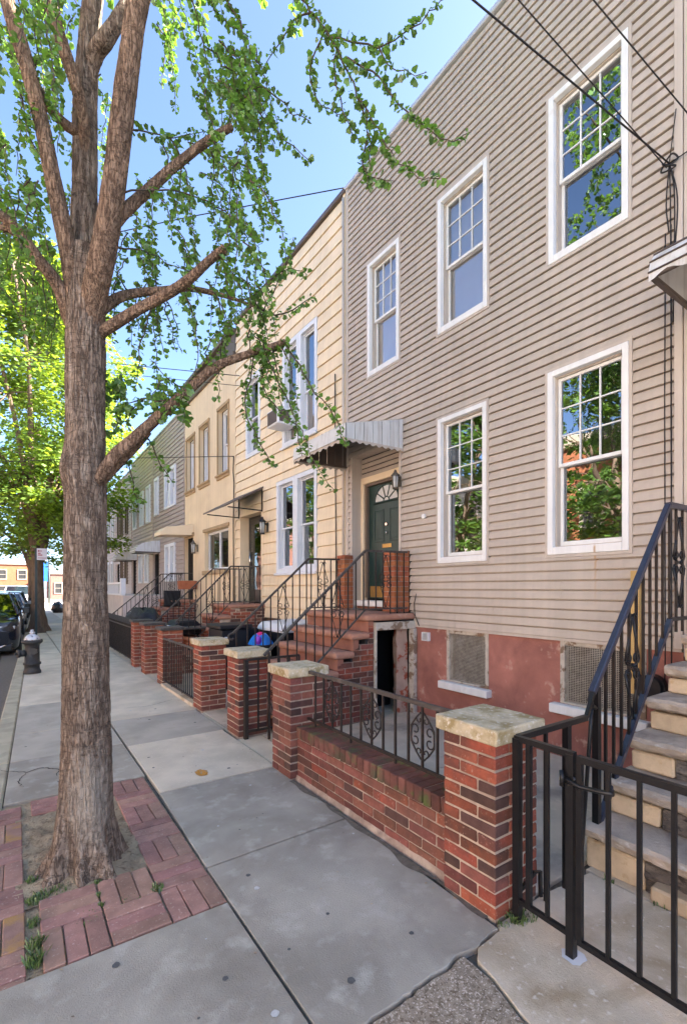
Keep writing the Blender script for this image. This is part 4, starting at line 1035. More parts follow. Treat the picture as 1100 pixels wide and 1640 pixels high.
bar('newel', (2.855, ry, -.01), (2.855, ry, 1.06), .020, M['black_iron'], T)
b = MB(); b.tube([(2.80, ry, .96), (2.78, ry, .8), (2.70, ry+.005, .15)], .0115, 5); b.build('brace', M['black_iron'], T)
x = 2.96
k = 0
while x < 3.84:
    zt = 1.03+(x-2.80)*1.168; zb = .232+(x-2.86)*1.198
    bar('baluster', (x, ry, zb), (x, ry, zt), .0085, M['black_iron'], T); x += .0985; k += 1
for x in (3.86, 3.97, 4.08, 4.19, 4.30): bar('baluster', (x, ry, 1.33), (x, ry, 2.24), .0085, M['black_iron'], T)
b = MB(); scrolls((4.02, ry, 1.84), .10, .33, (1, 0, 0), b, .009); b.build('scroll', M['black_iron'], T); b = MB(); scrolls((3.30, ry, 1.14), .10, .34, (1, 0, 0), b, .009); b.build('scroll', M['black_iron'], T)
# ------------------------------------------------------------------ right hand neighbour
H0 = thing('row_house', 'row house at the right edge with a curved white aluminium awning', 'house', (XF, -.8, 0), group='row houses along the street')
w0 = [(-3.3,-2.55,4.87,6.53),(-1.6,-.85,4.87,6.53),(.1,.85,4.87,6.53),(-3.3,-2.55,1.98,3.80)]; op0 = openings_of(w0)
DR0 = (-.1, .85, 1.31, 3.40)
shell(H0, -4.0, 1.575, -.03, 8.0, [(a+.03, b_-.03, c+.03, d-.03) for a, b_, c, d in op0]+[DR0], M['dark'])
for a, b_, c, d in w0: window(H0, a, b_, c, d, jm=M['vinyl_trim'])
d0_ = MB().box(XF+.10, XF+.14, -.09, .84, 1.33, 3.38).build('door', M['door_black'], H0)
ring(MB(), -.15, .90, 1.315, 3.46, .06, XF-.03, XF+.10, wb=.02).build('door_casing', M['white'], H0, bevel=.004)
MB().tube([(XF+.06, .75, 2.2), (XF+.06, .75, 2.4)], .014, 6).build('door_handle', M['chrome'], d0_)
MB().box(XF-.02, XF+.03, 1.44, 1.575, 1.1, 8.0).build('corner_trim', M['vinyl_trim'], H0, bevel=.004)
boards(H0, -4.0, 1.44, 1.31, 7.95, .0945, M['vinyl'], op0+[(-.15, .90, 0, 3.46)])
MB().box(XF-.02, XF+.03, -4, 1.44, -.03, 1.305).build('foundation', M['redwall'], H0)
MB().box(XF-.05, XF+.09, -4, 1.575, 7.96, 8.02).build('roof_edge', M['coping'], H0)
def curved_awning(house, y0, y1, zt, depth, drop, m=None, name='awning', n=7, x=XF, slat_gap=True, under=None):
    m = m or M['alu']
    root = None; pts = []
    for k in range(n+1):
        a = R(90*k/n); pts.append((x-.02-depth*math.sin(a), zt-drop*(1-math.cos(a))))
    o = MB().box(x-.05, x-.02, y0, y1, zt-.03, zt+.01).build(name, m, house, loc=(x, (y0+y1)/2, zt))
    for k in range(n):
        (xa, za), (xb, zb) = pts[k], pts[k+1]
        MB().poly([(xa, y0, za), (xa, y1, za), (xb, y1, zb), (xb, y0, zb)]).build('awning_slat', m, o)
        if slat_gap: MB().tube([(xb-.004, y0-.002, zb), (xb-.004, y1+.002, zb)], .007, 5).build('slat_joint', M['alu_dark'], o)
    for y_ in (y0+.004, y1-.004):
        MB().poly([(p[0], y_, p[1]) for p in pts]+[(x-.02, y_, zt-drop)]).build('awning_side', m, o)
    v = MB(); nn = 48
    xb, zb = pts[-1]
    for k in range(nn):
        t0, t1 = k/nn, (k+1)/nn
        d0, d1 = .04+.02*math.cos(t0*2*math.pi*8), .04+.02*math.cos(t1*2*math.pi*8)
        v.quad((xb, y0+(y1-y0)*t0, zb), (xb, y0+(y1-y0)*t1, zb), (xb, y0+(y1-y0)*t1, zb-d1), (xb, y0+(y1-y0)*t0, zb-d0))
    v.build('valance', m, o)
    MB().tube([(xb+.02, y0+.01, zb-.02), (x-.02, y0+.01, zt-drop-.02)], .02, 4).tube([(xb+.02, y1-.01, zb-.02), (x-.02, y1-.01, zt-drop-.02)], .02, 4).tube([(xb+.02, y0+.01, zb-.02), (xb+.02, y1-.01, zb-.02)], .02, 4).build('awning_frame', under or M['alu_dark'], o)
    return o
curved_awning(H0, -.3, 1.47, 4.14, .86, .36)
b = MB(); b.tube([(XF-.03, 1.70, 4.55), (XF-.03, 1.705, 3.2), (XF-.03, 1.70, 1.2), (XF-.02, 1.71, .7)], .0045, 6); b.tube([(XF-.03, 1.66, 4.6), (XF-.03, 1.655, 1.2), (XF-.02, 1.66, .6)], .0055, 6)
tag(b.build('wall_cable', M['cable']), 'black service cables running down the tan siding by the right corner', 'cable')
b = MB(); b.box(XF-.07, XF-.03, 1.88, 1.95, .75, 1.80); tag(b.build('loose_board', M['board']), 'yellow wooden board standing upright behind the blue black railing', 'board')
T = thing('gas_meter', 'dark gas meter on the red foundation behind the right railing', 'gas meter', (XF-.1, 1.72, .8))
b = MB(); b.tube([(XF-.19, 1.77, .84), (XF-.05, 1.77, .84)], .10, 14); b.build('meter_body', M['plastic_black'], T)
b = MB(); b.tube([(XF-.12, 1.66, .3), (XF-.12, 1.66, .80), (XF-.12, 1.70, .90)], .02, 8); b.tube([(XF-.12, 1.85, .90), (XF-.12, 1.92, .99), (XF-.02, 1.95, 1.0)], .02, 8); b.build('meter_pipe', M['iron'], T)
# ------------------------------------------------------------------ cream house
H2 = thing('row_house', 'cream clapboard row house with white paired windows and a black front door', 'house', (XF, 8.6, 0), group='row houses along the street')
A0, A1 = 6.28, 10.93
DR2 = (9.45, 10.62, 1.30, 3.33)
pairs = [(7.16,8.48,4.42,6.46),(9.53,10.30,4.62,6.44),(7.17,8.74,1.94,3.80)]
op2 = [(a-.01, b_+.01, c-.01, d+.01) for a, b_, c, d in pairs]
shell(H2, A0+.003, A1, 1.03, 8.08, [(a+.05, b_-.05, c+.05, d-.05) for a, b_, c, d in pairs]+[DR2], M['dark'])
boards(H2, A0+.06, A1-.02, 1.03, 8.02, .222, M['cream'], op2+[(DR2[0], DR2[1], 0, DR2[3])], out=.026)
def paired(house, y0, y1, z0, z1, m, **kw):
    ym = (y0+y1)/2
    window(house, y0, ym-.002, z0, z1, m=m, grid=None, cw=.085, sill=.10, **kw); window(house, ym+.002, y1, z0, z1, m=m, grid=None, cw=.085, sill=.10, **kw)
    MB().box(XF-.075, XF-.032, y0-.02, y1+.02, z0-.035, z0+.012).build('window_ledge', m, house, bevel=.006)
paired(H2, *pairs[0], M['bluewhite'], blind=(.0, .45), mid=.42)
window(H2, *pairs[1], m=M['bluewhite'], grid=None, cw=.09, sill=.10)
paired(H2, *pairs[2], M['bluewhite'])
MB().box(XF-.034, XF+.03, A0+.004, A0+.058, 1.02, 8.02).build('corner_trim', M['cream_trim'], H2)
b = MB(); b.tube([(XF-.045, A0+.03, .9), (XF-.045, A0+.03, 7.95)], .022, 8); b.build('downpipe', M['vinyl_trim'], H2)
MB().box(XF-.06, XF+.09, A0+.003, A1, 8.02, 8.10).build('roof_edge', M['alu_dark'], H2, bevel=.006)
MB().box(XF+.05, XF+.14, A0+.003, A1, -.05, 1.02).build('foundation', M['brown_paint'], H2)
rx2 = XF+.20
b = MB(); b.box(XF-.03, rx2, 10.612, 10.66, 1.30, 3.322); b.box(XF-.03, rx2, 9.41, 9.458, 1.30, 3.322); b.box(XF-.03, rx2, 9.41, 10.66, 3.3225, 3.37)
b.build('recess_trim', M['cream_trim'], H2)
MB().box(rx2-.01, rx2+.05, 9.46, 10.61, 1.34, 3.32).build('door_surround', M['door_black'], H2)
d2 = MB().box(rx2-.035, rx2-.012, 9.55, 10.50, 1.42, 3.25).build('storm_door', M['door_black'], H2, bevel=.005)
MB().box(rx2-.044, rx2-.036, 9.68, 10.38, 1.62, 3.12).build('pane', M['glass_far'], d2)
MB().tube([(rx2-.07, 10.42, 2.1), (rx2-.07, 10.42, 2.5)], .014, 6).build('door_handle', M['chrome'], d2)
lantern(H2, XF-.03, 9.14, 2.93, 1.1, M['door_black'])
# flat black canopy
cp = MB()
cp.extrude([(XF-.02, 3.84), (3.52, 3.35), (3.52, 3.32), (XF-.02, 3.80)], 'y', 9.36, 10.72)
cano = cp.build('flat_canopy', M['alu_dark'], H2, loc=(3.9, 10.0, 3.6))
b = MB()
for y_ in (9.40, 10.68):
    b.tube([(XF-.035, y_, 3.80), (XF-.035, y_, 3.30)], .018, 4); b.tube([(XF-.035, y_, 3.32), (3.60, y_, 3.33)], .016, 4)
b.build('canopy_bracket', M['door_black'], cano)
ac = thing('air_conditioner', 'window air conditioner with brown grille under the upper cream house window', 'air conditioner', (XF-.25, 8.25, 4.95))
MB().box(XF-.36, XF+.05, 8.02, 8.47, 4.76, 5.07).build('casing', M['whiteplastic'], ac, bevel=.012)
b = MB(); b.box(XF-.367, XF-.361, 8.05, 8.44, 4.79, 5.04)
for k in range(9): b.box(XF-.372, XF-.3675, 8.06+k*.042, 8.07+k*.042, 4.80, 5.03)
b.build('grille', M['alu_dark'], ac)
b = MB(); b.box(XF-.32, XF-.10, 8.012, 8.0185, 4.80, 5.03); b.build('side_louvre', M['alu_dark'], ac)
# ------------------------------------------------------------------ beige stucco house
H3 = thing('row_house', 'beige stucco row house with ochre sills and three narrow upper windows', 'house', (XF, 13, 0), group='row houses along the street')
B0, B1 = 10.95, 15.13
u3 = [(11.40,12.12,4.60,6.28),(12.86,13.62,4.62,6.24),(14.12,14.90,4.62,6.20)]
low3 = (11.42, 13.22, 2.14, 3.20); DR3 = (14.28, 15.10, 1.3, 3.20)
b = MB(); wall_cells(b, B0, B1, -.05, 7.62, u3+[low3, DR3], XF-.01, .10); b.build('front_wall', M['stucco'], H3)
MB().box(XF-.03, XF+.09, B0, B1, 7.40, 7.85).box(XF-.13, XF+.09, B0, B1, 7.851, 7.96).box(XF-.08, XF+.09, B0, B1, 7.30, 7.399).build('cornice', M['alu_dark'], H3, bevel=.01)
c = MB(); c.box(XF+.9, XF+9.5, B0+.01, B1-.01, -.05, 7.6); c.box(XF+.09, XF+.9, B0+.01, B0+.05, -.05, 7.6); c.box(XF+.09, XF+.9, B1-.05, B1-.01, -.05, 7.6); c.build('house_body', M['dark'], H3)
MB().box(XF+.09, XF+9.5, B0+.005, B1-.005, 7.601, 7.70).build('roof', M['roofing'], H3)
for a, e, c_, d_ in u3:
    window(H3, a, e, c_, d_, m=M['whiteplastic'], grid=None, cw=.045, sill=.05, x=XF+.13, proud=.02, deep=.04, gl=M['glass_far'])
    b = MB(); b.box(XF-.05, XF+.09, a-.07, e+.07, c_-.13, c_-.002).box(XF-.09, XF-.052, a-.09, e+.09, c_-.06, c_-.002); b.build('window_sill', M['stucco_trim'], H3, bevel=.012)
    b = MB(); b.box(XF-.05, XF-.012, a-.07, e+.07, d_+.002, d_+.09).box(XF-.045, XF-.012, a-.055, a-.002, c_, d_).box(XF-.045, XF-.012, e+.002, e+.055, c_, d_); b.build('window_trim', M['stucco_trim'], H3, bevel=.01)
lw = ring(MB(), low3[0], low3[1], low3[2], low3[3], .06, XF+.10, XF+.16).box(XF+.10, XF+.16, 12.28, 12.35, 2.20, 3.14).build('window', M['whiteplastic'], H3, loc=(XF, 12.3, 2.14))
for a, e in ((11.48, 12.28), (12.35, 13.16)): MB().quad((XF+.13, e, 2.2), (XF+.13, a, 2.2), (XF+.13, a, 3.14), (XF+.13, e, 3.14)).build('pane', M['glass_far'], lw)
MB().box(XF+.22, XF+.23, 11.46, 13.18, 2.16, 3.18).build('blind', M['curtain'], lw)
MB().box(XF-.06, XF+.09, 11.30, 13.34, 2.02, 2.135).build('window_sill', M['stucco_trim'], H3, bevel=.012)
MB().box(XF-.05, XF-.012, 11.34, 13.30, 3.205, 3.30).build('window_trim', M['stucco_trim'], H3, bevel=.012)
MB().box(XF-.06, XF-.012, 14.16, 15.12, 3.21, 3.32).build('door_head', M['stucco_trim'], H3, bevel=.012)
MB().box(XF+.25, XF+.30, 14.28, 15.10, 1.32, 3.2).build('door', M['stucco_trim'], H3)
lantern(H3, XF-.012, 13.85, 2.82, 1.15)
cp = MB(); cp.extrude([(XF-.015, 3.56), (3.62, 3.44), (3.46, 3.30), (3.46, 3.20), (XF-.015, 3.24)], 'y', 14.25, 15.08)
cp.build('awning', M['cream_trim'], H3, loc=(3.8, 14.9, 3.3))
stoop(14.0, 15.1, 'brownstone stoop below the beige house awning', M['brick_red'], brick_risers=True)
stoop_railing(14.03, 'iron railing with a black cloth hung over it, beige house stoop', lowx=2.5, lowz=.95, cx=3.66, cz=2.08)
stoop_railing(15.06, 'iron railing on the far side of the beige house stoop', lowx=2.3, lowz=.9, cx=3.66, cz=2.08)
# ------------------------------------------------------------------ further row houses
def far_house(y0, y1, zt, m, label, h, ups, lows, door, wm, awn=None, zb=1.0, edge=None, cw=.11):
    H = thing('row_house', label, 'house', (XF, (y0+y1)/2, 0), group='row houses along the street')
    op = [(a, b_, c, d) for a, b_, c, d in ups+lows]
    shell(H, y0+.003, y1, zb, zt, [(a+.04, b_-.04, c+.04, d-.04) for a, b_, c, d in op]+[door], M['dark'])
    boards(H, y0+.04, y1-.04, zb, zt-.03, h, m, op+[door], out=.02)
    MB().box(XF-.03, XF+.03, y0+.003, y0+.04, zb, zt-.03).build('corner_trim', m, H); MB().box(XF-.03, XF+.03, y1-.04, y1, zb, zt-.03).build('corner_trim', m, H)
    MB().box(XF-.05, XF+.09, y0+.003, y1, zt-.03, zt+.02).build('roof_edge', edge or M['coping'], H)
    for a, b_, c, d in op: window(H, a, b_, c, d, m=wm, grid=None, cw=cw, gl=M['glass_far'], blind=(.0, .97), proud=.06, deep=.03)
    MB().box(XF+.03, XF+.14, y0+.003, y1, -.05, zb-.002).build('foundation', M['whitestucco'], H)
    MB().box(XF+.16, XF+.21, door[0], door[1], 1.2, door[3]).build('door', M['brown_paint'], H)
    if awn: curved_awning(H, *awn)
    return H
far_house(15.14, 19.28, 7.35, M['mauve'], 'mauve grey sided row house with tall white window frames', .145, [(16.1,16.79,4.42,5.78),(16.80,17.5,4.42,5.78),(18.40,18.98,4.38,5.80)], [(16.15,16.80,1.88,3.18),(16.81,17.45,1.88,3.18)], (18.35,19.15,1.2,2.95), M['bluewhite'], (18.2, 19.25, 3.40, .85, .42))
far_house(19.29, 23.38, 7.3, M['pinkish'], 'pinkish tan sided row house with a white curved awning', .145, [(19.7,20.4,4.25,5.75),(20.9,21.6,4.25,5.70),(22.3,23.0,4.25,5.65)], [(20.0,20.7,1.85,3.1),(21.1,21.8,1.85,3.1)], (22.45,23.2,1.2,2.9), M['bluewhite'], (22.2, 23.35, 3.30, .85, .42))
far_house(23.39, 27.5, 7.1, M['palegrey'], 'pale grey sided row house, third beyond the beige house', .145, [(24.2,24.9,4.2,5.6),(25.4,26.1,4.2,5.6),(26.4,27.0,4.2,5.6)], [(24.3,25.0,1.85,3.1),(25.4,26.1,1.85,3.1)], (26.5,27.2,1.2,2.9), M['brown_paint'])
far_house(27.51, 32, 7.0, M['palegrey'], 'pale grey sided row house behind the white porch railing', .145, [(28.2,28.9,4.2,5.6),(29.5,30.2,4.2,5.6),(30.7,31.4,4.2,5.6)], [(28.3,29.0,1.85,3.1),(29.5,30.2,1.85,3.1)], (30.8,31.5,1.2,2.9), M['bluewhite'])
far_house(32.01, 37, 7.2, M['pinkish'], 'pinkish row house farthest down the row, behind the street trees', .2, [(33,33.8,4.2,5.6),(35,35.8,4.2,5.6)], [(33,33.8,1.85,3.1)], (35.8,36.5,1.2,2.9), M['bluewhite'])
# porch with white balusters
T = thing('porch', 'pinkish white stucco porch with a white baluster railing', 'porch', (3.5, 18.0, 0))
MB().box(2.70, XF-.05, 15.75, 20.2, -.05, 1.42).build('porch_base', M['whitestucco'], T, bevel=.01)
MB().box(2.66, 2.76, 15.7, 20.2, 1.425, 1.48).build('bottom_rail', M['whiteplastic'], T); MB().box(2.66, 2.76, 15.86, 20.2, 1.78, 1.84).build('top_rail', M['whiteplastic'], T)
for k in range(21): MB().box(2.70, 2.72, 15.98+k*.205, 16.025+k*.205, 1.481, 1.779).build('baluster', M['whiteplastic'], T)
MB().box(2.64, 2.78, 15.72, 15.858, 1.481, 1.95).build('post', M['whiteplastic'], T)
# ------------------------------------------------------------------ front fences and gates further along
def bar_fence(x, y0, y1, z0, z1, label, n, m=M['iron'], name='iron_fence', cat='fence', tips=False):
    t = thing(name, label, cat, (x, (y0+y1)/2, 0))
    bar('top_rail', (x, y0, z1), (x, y1, z1), .014, M['iron_grey'], t); bar('bottom_rail', (x, y0, z0), (x, y1, z0), .012, m, t)
    for k in range(n+1):
        y_ = y0+(y1-y0)*k/n; bar('baluster', (x, y_, z0-.03 if k % 6 == 0 else z0), (x, y_, z1+(.06 if tips else 0)), .008, m, t)
    return t
bar_fence(2.06, 6.66, 8.30, .10, .80, 'plain iron bar fence between two brick pillars by the bins', 17)
MB().box(2.02, 2.14, 6.62, 8.34, -.05, .045).build('fence_kerb', M['concrete_dirty'])['kind'] = 'structure'
T = bar_fence(2.06, 11.0, 14.6, .12, .80, 'black iron fence backed with dark sheeting', 30, tips=True)
MB().box(2.085, 2.10, 11.0, 14.6, .10, .98).build('sheeting', M['tarp'], T)
T2 = thing('covered_furniture', 'dark tarpaulin heaped over something behind the sheeted fence', 'tarpaulin', (2.7, 13, 0))
b = MB(); nu, nv = 24, 12
for i in range(nu+1):
    for j in range(nv+1):
        th = math.pi*2*i/nu; ph = math.pi/2*j/nv; p = Vector((math.cos(th)*2, math.sin(th)*2, ph*2))
        rr = 1+.25*noise.noise(p)
        b.v.append((2.7+.45*rr*math.cos(th)*math.cos(ph)**.5, 12.9+1.3*rr*math.sin(th)*math.cos(ph)**.5, -.02+1.15*math.sin(ph)*(1+.12*noise.noise(p*2))))
for i in range(nu):
    for j in range(nv):
        a = i*(nv+1)+j; b.f.append((a, a+nv+1, a+nv+2, a+1)); b.sm.append(True)
b.build('tarpaulin', M['tarp'], T2)
def gate(x0, x1, y, z0, z1, n, label, scroll=False):
    t = thing('small_gate', label, 'gate', (x0, y, 0))
    bar('top_rail', (x0, y, z1), (x1, y, z1), .013, M['iron'], t); bar('bottom_rail', (x0, y, z0), (x1, y, z0), .012, M['iron'], t)
    for k in range(n+1): bar('bar', (x0+(x1-x0)*k/n, y, z0), (x0+(x1-x0)*k/n, y, z1), .009, M['iron'], t)
    if scroll:
        b = MB(); scrolls(((x0+x1)/2, y, (z0+z1)/2), .09, .25, (1, 0, 0), b); b.build('scroll', M['iron'], t)
    return t
g1 = gate(2.10, 2.75, 4.90, .07, .86, 5, 'small iron gate standing open by the pillar with the post', True)
bar('post', (2.085, 4.90, -.03), (2.085, 4.90, .86), .024, M['iron'], g1)
gate(2.42, 3.0, 6.24, .12, .82, 3, 'small iron gate standing open beside the bins')
# ------------------------------------------------------------------ bins and clutter in the cream house yard
T = thing('wheelie_bin', 'tall black plastic bin with a small white mark, in front of the brick stoop', 'bin', (2.95, 7.6, 0))
b = MB(); b.extrude([(2.72,7.40),(3.22,7.40),(3.22,8.0),(2.72,8.0)], 'z', 0, .98); b.build('bin_body', M['plastic_black'], T, bevel=.02)
b = MB(); b.extrude([(2.69,7.37),(3.26,7.37),(3.26,8.03),(2.69,8.03)], 'z', .981, 1.05); b.build('bin_lid', M['plastic_black'], T, bevel=.015)
b = MB(); b.box(2.78, 2.83, 7.392, 7.399, .80, .86); b.build('bin_mark', M['whiteplastic'], T)
T = thing('rubbish_bin', 'open black bin stuffed with a blue, purple and pink bag', 'bin', (3.1, 6.95, 0))
b = MB(); b.lathe([(.17, 0), (.20, .70), (.215, .71), (.215, .74)], 3.30, 7.15, 20); b.build('bin_body', M['plastic_black'], T)
def blob(name, c, r_, m, parent, sq=(1, 1, 1), amp=.2, n=18, seed=0):
    b = MB()
    for i in range(n+1):
        for j in range(n):
            ph = -math.pi/2+math.pi*i/n; th = 2*math.pi*j/n
            d = Vector((math.cos(ph)*math.cos(th), math.cos(ph)*math.sin(th), math.sin(ph)))
            rr = r_*(1+amp*noise.fractal(d*2.2+Vector((seed, 0, 0)), 1, 2, 3)); b.v.append((c[0]+d.x*rr*sq[0], c[1]+d.y*rr*sq[1], c[2]+d.z*rr*sq[2]))
    for i in range(n):
        for j in range(n):
            j2 = (j+1) % n; b.f.append((i*n+j, i*n+j2, (i+1)*n+j2, (i+1)*n+j)); b.sm.append(True)
    return b.build(name, m, parent, loc=c)
def bag_top(parent):
    b = MB(); n = 28
    prof = [(.205, .74), (.17, .80), (.12, .87), (.08, .91), (.03, .92)]
    for r_, z in prof:
        for k in range(n):
            a = 2*math.pi*k/n; f = 1+.10*math.sin(a*7+z*9)+.06*noise.noise(Vector((math.cos(a)*3, math.sin(a)*3, z*6)))
            b.v.append((3.30+r_*f*math.cos(a), 7.15+r_*f*math.sin(a), z))
    for i in range(len(prof)-1):
        for k in range(n):
            k2 = (k+1) % n; b.f.append((i*n+k, i*n+k2, (i+1)*n+k2, (i+1)*n+k)); b.sm.append(True)
    b.build('bag', M['bag_blue'], parent)
bag_top(T)
blob('bag_print', (3.20, 7.03, .81), .07, M['bag_purple'], T, (.8, .8, 1.1), .15)
blob('bag_knot', (3.28, 7.12, .90), .06, M['bag_pink'], T, (1.1, 1, .6), .3)
o = blob('rubbish_bag', (3.25, 6.75, .24), .30, M['bag_black'], None, (1.1, .9, .9), .25, seed=4); tag(o, 'black rubbish bag beside the open bin', 'rubbish bag')
o = blob('rubbish_bag', (3.15, 6.80, .62), .085, M['bag_blue'], None, (1, 1, .8), .3, seed=9); tag(o, 'small bright blue plastic bag by the brownstone steps', 'plastic bag')
MB().box(3.0, 3.55, 7.75, 8.35, 0, .95).build('storage_bin', M['plastic_black'], bevel=.02).update_tag()
tag(bpy.data.objects['storage_bin'], 'wide black storage bin behind the open bin', 'bin')
T = thing('storage_box', 'dark storage box with a white lid under the cream house window', 'storage box', (3.9, 7.2, 0))
MB().box(3.55, 4.3, 6.85, 7.75, 0, .92).build('box_body', M['plastic_black'], T, bevel=.02)
MB().extrude([(3.52, .921), (3.52, .98), (3.60, 1.06), (4.25, 1.09), (4.33, .98), (4.33, .921)], 'y', 6.82, 7.78).build('box_lid', M['whiteplastic'], T, bevel=.015)
o = MB().box(2.46, 2.52, 6.72, 7.05, .02, .42).build('white_panel', M['whiteplastic'], bevel=.005); tag(o, 'white plastic panel leaning behind the open gate', 'panel')
T = thing('barbecue', 'covered black barbecue grill in the yard behind the brick pillars', 'barbecue', (2.85, 9.9, 0))
b = MB(); b.extrude([(2.62, .70), (2.60, .86), (2.72, .98), (3.05, 1.0), (3.18, .88), (3.16, .70)], 'y', 9.75, 10.45); b.build('hood', M['plastic_black'], T, bevel=.03)
b = MB(); b.box(2.60, 3.18, 9.30, 9.74, .84, .88).box(2.60, 3.18, 10.46, 10.9, .84, .88); b.build('side_shelf', M['iron_grey'], T, bevel=.01)
for x, y in ((2.68, 9.8), (3.1, 9.8), (2.68, 10.4), (3.1, 10.4)): bar('leg', (x, y, 0), (x, y, .70), .015, M['iron'], T)
b = MB(); b.tube([(2.58, 9.85, .88), (2.56, 10.35, .88)], .012, 6); b.build('handle', M['chrome'], T)
o = MB(); n = 14
for i in range(n+1):
    for j in range(9):
        y_ = 13.99+.012*math.sin(i*1.7+j)+(0); x = 3.46+.46*i/n; z = 1.12+.46*j/8
        o.v.append((x, y_-.03, z))
for i in range(n):
    for j in range(8): a = i*9+j; o.f.append((a, a+9, a+10, a+1)); o.sm.append(True)
ob = o.build('black_cloth', M['plastic_black']); tag(ob, 'black cloth hung over the beige house stair railing', 'cloth')
sm_ = ob.modifiers.new('thick', 'SOLIDIFY'); sm_.thickness = .01
T = thing('planter', 'terracotta planter box on the railing by the beige house door', 'planter', (4.1, 13.9, 1.62))
MB().extrude([(3.86, 1.62), (4.34, 1.62), (4.36, 1.86), (3.84, 1.86)], 'y', 13.80, 14.0).build('planter_box', M['terracotta'], T, bevel=.01)
MB().box(3.88, 4.32, 13.82, 13.98, 1.861, 1.87).build('planter_soil', M['soil'], T)
# ------------------------------------------------------------------ hydrant
hx, hy = .27, 11.0
T = thing('fire_hydrant', 'black fire hydrant with a silver bonnet near the kerb', 'hydrant', (hx, hy, 0))
MB().lathe([(.150, 0), (.150, .05), (.135, .07), (.128, .10), (.128, .17), (.150, .175), (.150, .215), (.128, .22), (.122, .50), (.126, .56), (.150, .575), (.175, .60), (.178, .63), (.155, .645)], hx, hy, 22).build('barrel', M['hyd_black'], T)
MB().lathe([(.130, .646), (.135, .66), (.128, .675), (.118, .70), (.092, .735), (.060, .755), (.035, .762), (.034, .775), (.050, .778), (.050, .80), (.028, .805), (.026, .845), (.012, .848)], hx, hy, 20).build('bonnet', M['hyd_silver'], T)
b = MB(); b.tube([(hx-.10, hy-.03, .40), (hx-.21, hy-.05, .40)], .062, 14); b.tube([(hx-.205, hy-.05, .40), (hx-.245, hy-.06, .40)], .078, 10); b.tube([(hx-.245, hy-.06, .40), (hx-.28, hy-.065, .40)], .025, 5); b.build('outlet_cap', M['hyd_black'], T)
b = MB(); b.tube([(hx+.06, hy-.09, .44), (hx+.03, hy-.17, .44)], .05, 12); b.tube([(hx+.032, hy-.165, .44), (hx+.02, hy-.20, .44)], .062, 10); b.build('outlet_cap', M['hyd_black'], T)
for k in range(8):
    a = R(45*k); b = MB(); b.tube([(hx+.158*math.cos(a), hy+.158*math.sin(a), .632), (hx+.158*math.cos(a), hy+.158*math.sin(a), .655)], .014, 6); b.build('bolt', M['hyd_black'], T)
# ------------------------------------------------------------------ parking sign
sx_, sy_ = .59, 19.4
T = thing('parking_sign', 'small white parking sign on a dark green post by the street tree', 'sign', (sx_, sy_, 0))
b = MB(); b.box(sx_-.035, sx_+.035, sy_-.02, sy_+.02, 0, 3.02); b.build('post', M['steel'], T)
SG = MB().box(sx_+.02, sx_+.32, sy_-.040, sy_-.024, 2.62, 3.02).build('sign_plate', M['signwhite'], T, bevel=.004)
b = MB()
for (a, c, z0_, z1_) in ((.05, .10, 2.90, 2.96), (.12, .16, 2.91, 2.95), (.05, .13, 2.83, 2.87), (.05, .18, 2.77, 2.81)): b.box(sx_+a, sx_+c, sy_-.0425, sy_-.0405, z0_, z1_)
b.box(sx_+.05, sx_+.29, sy_-.0425, sy_-.0405, 2.68, 2.70); b.build('sign_lettering', M['signred'], SG)
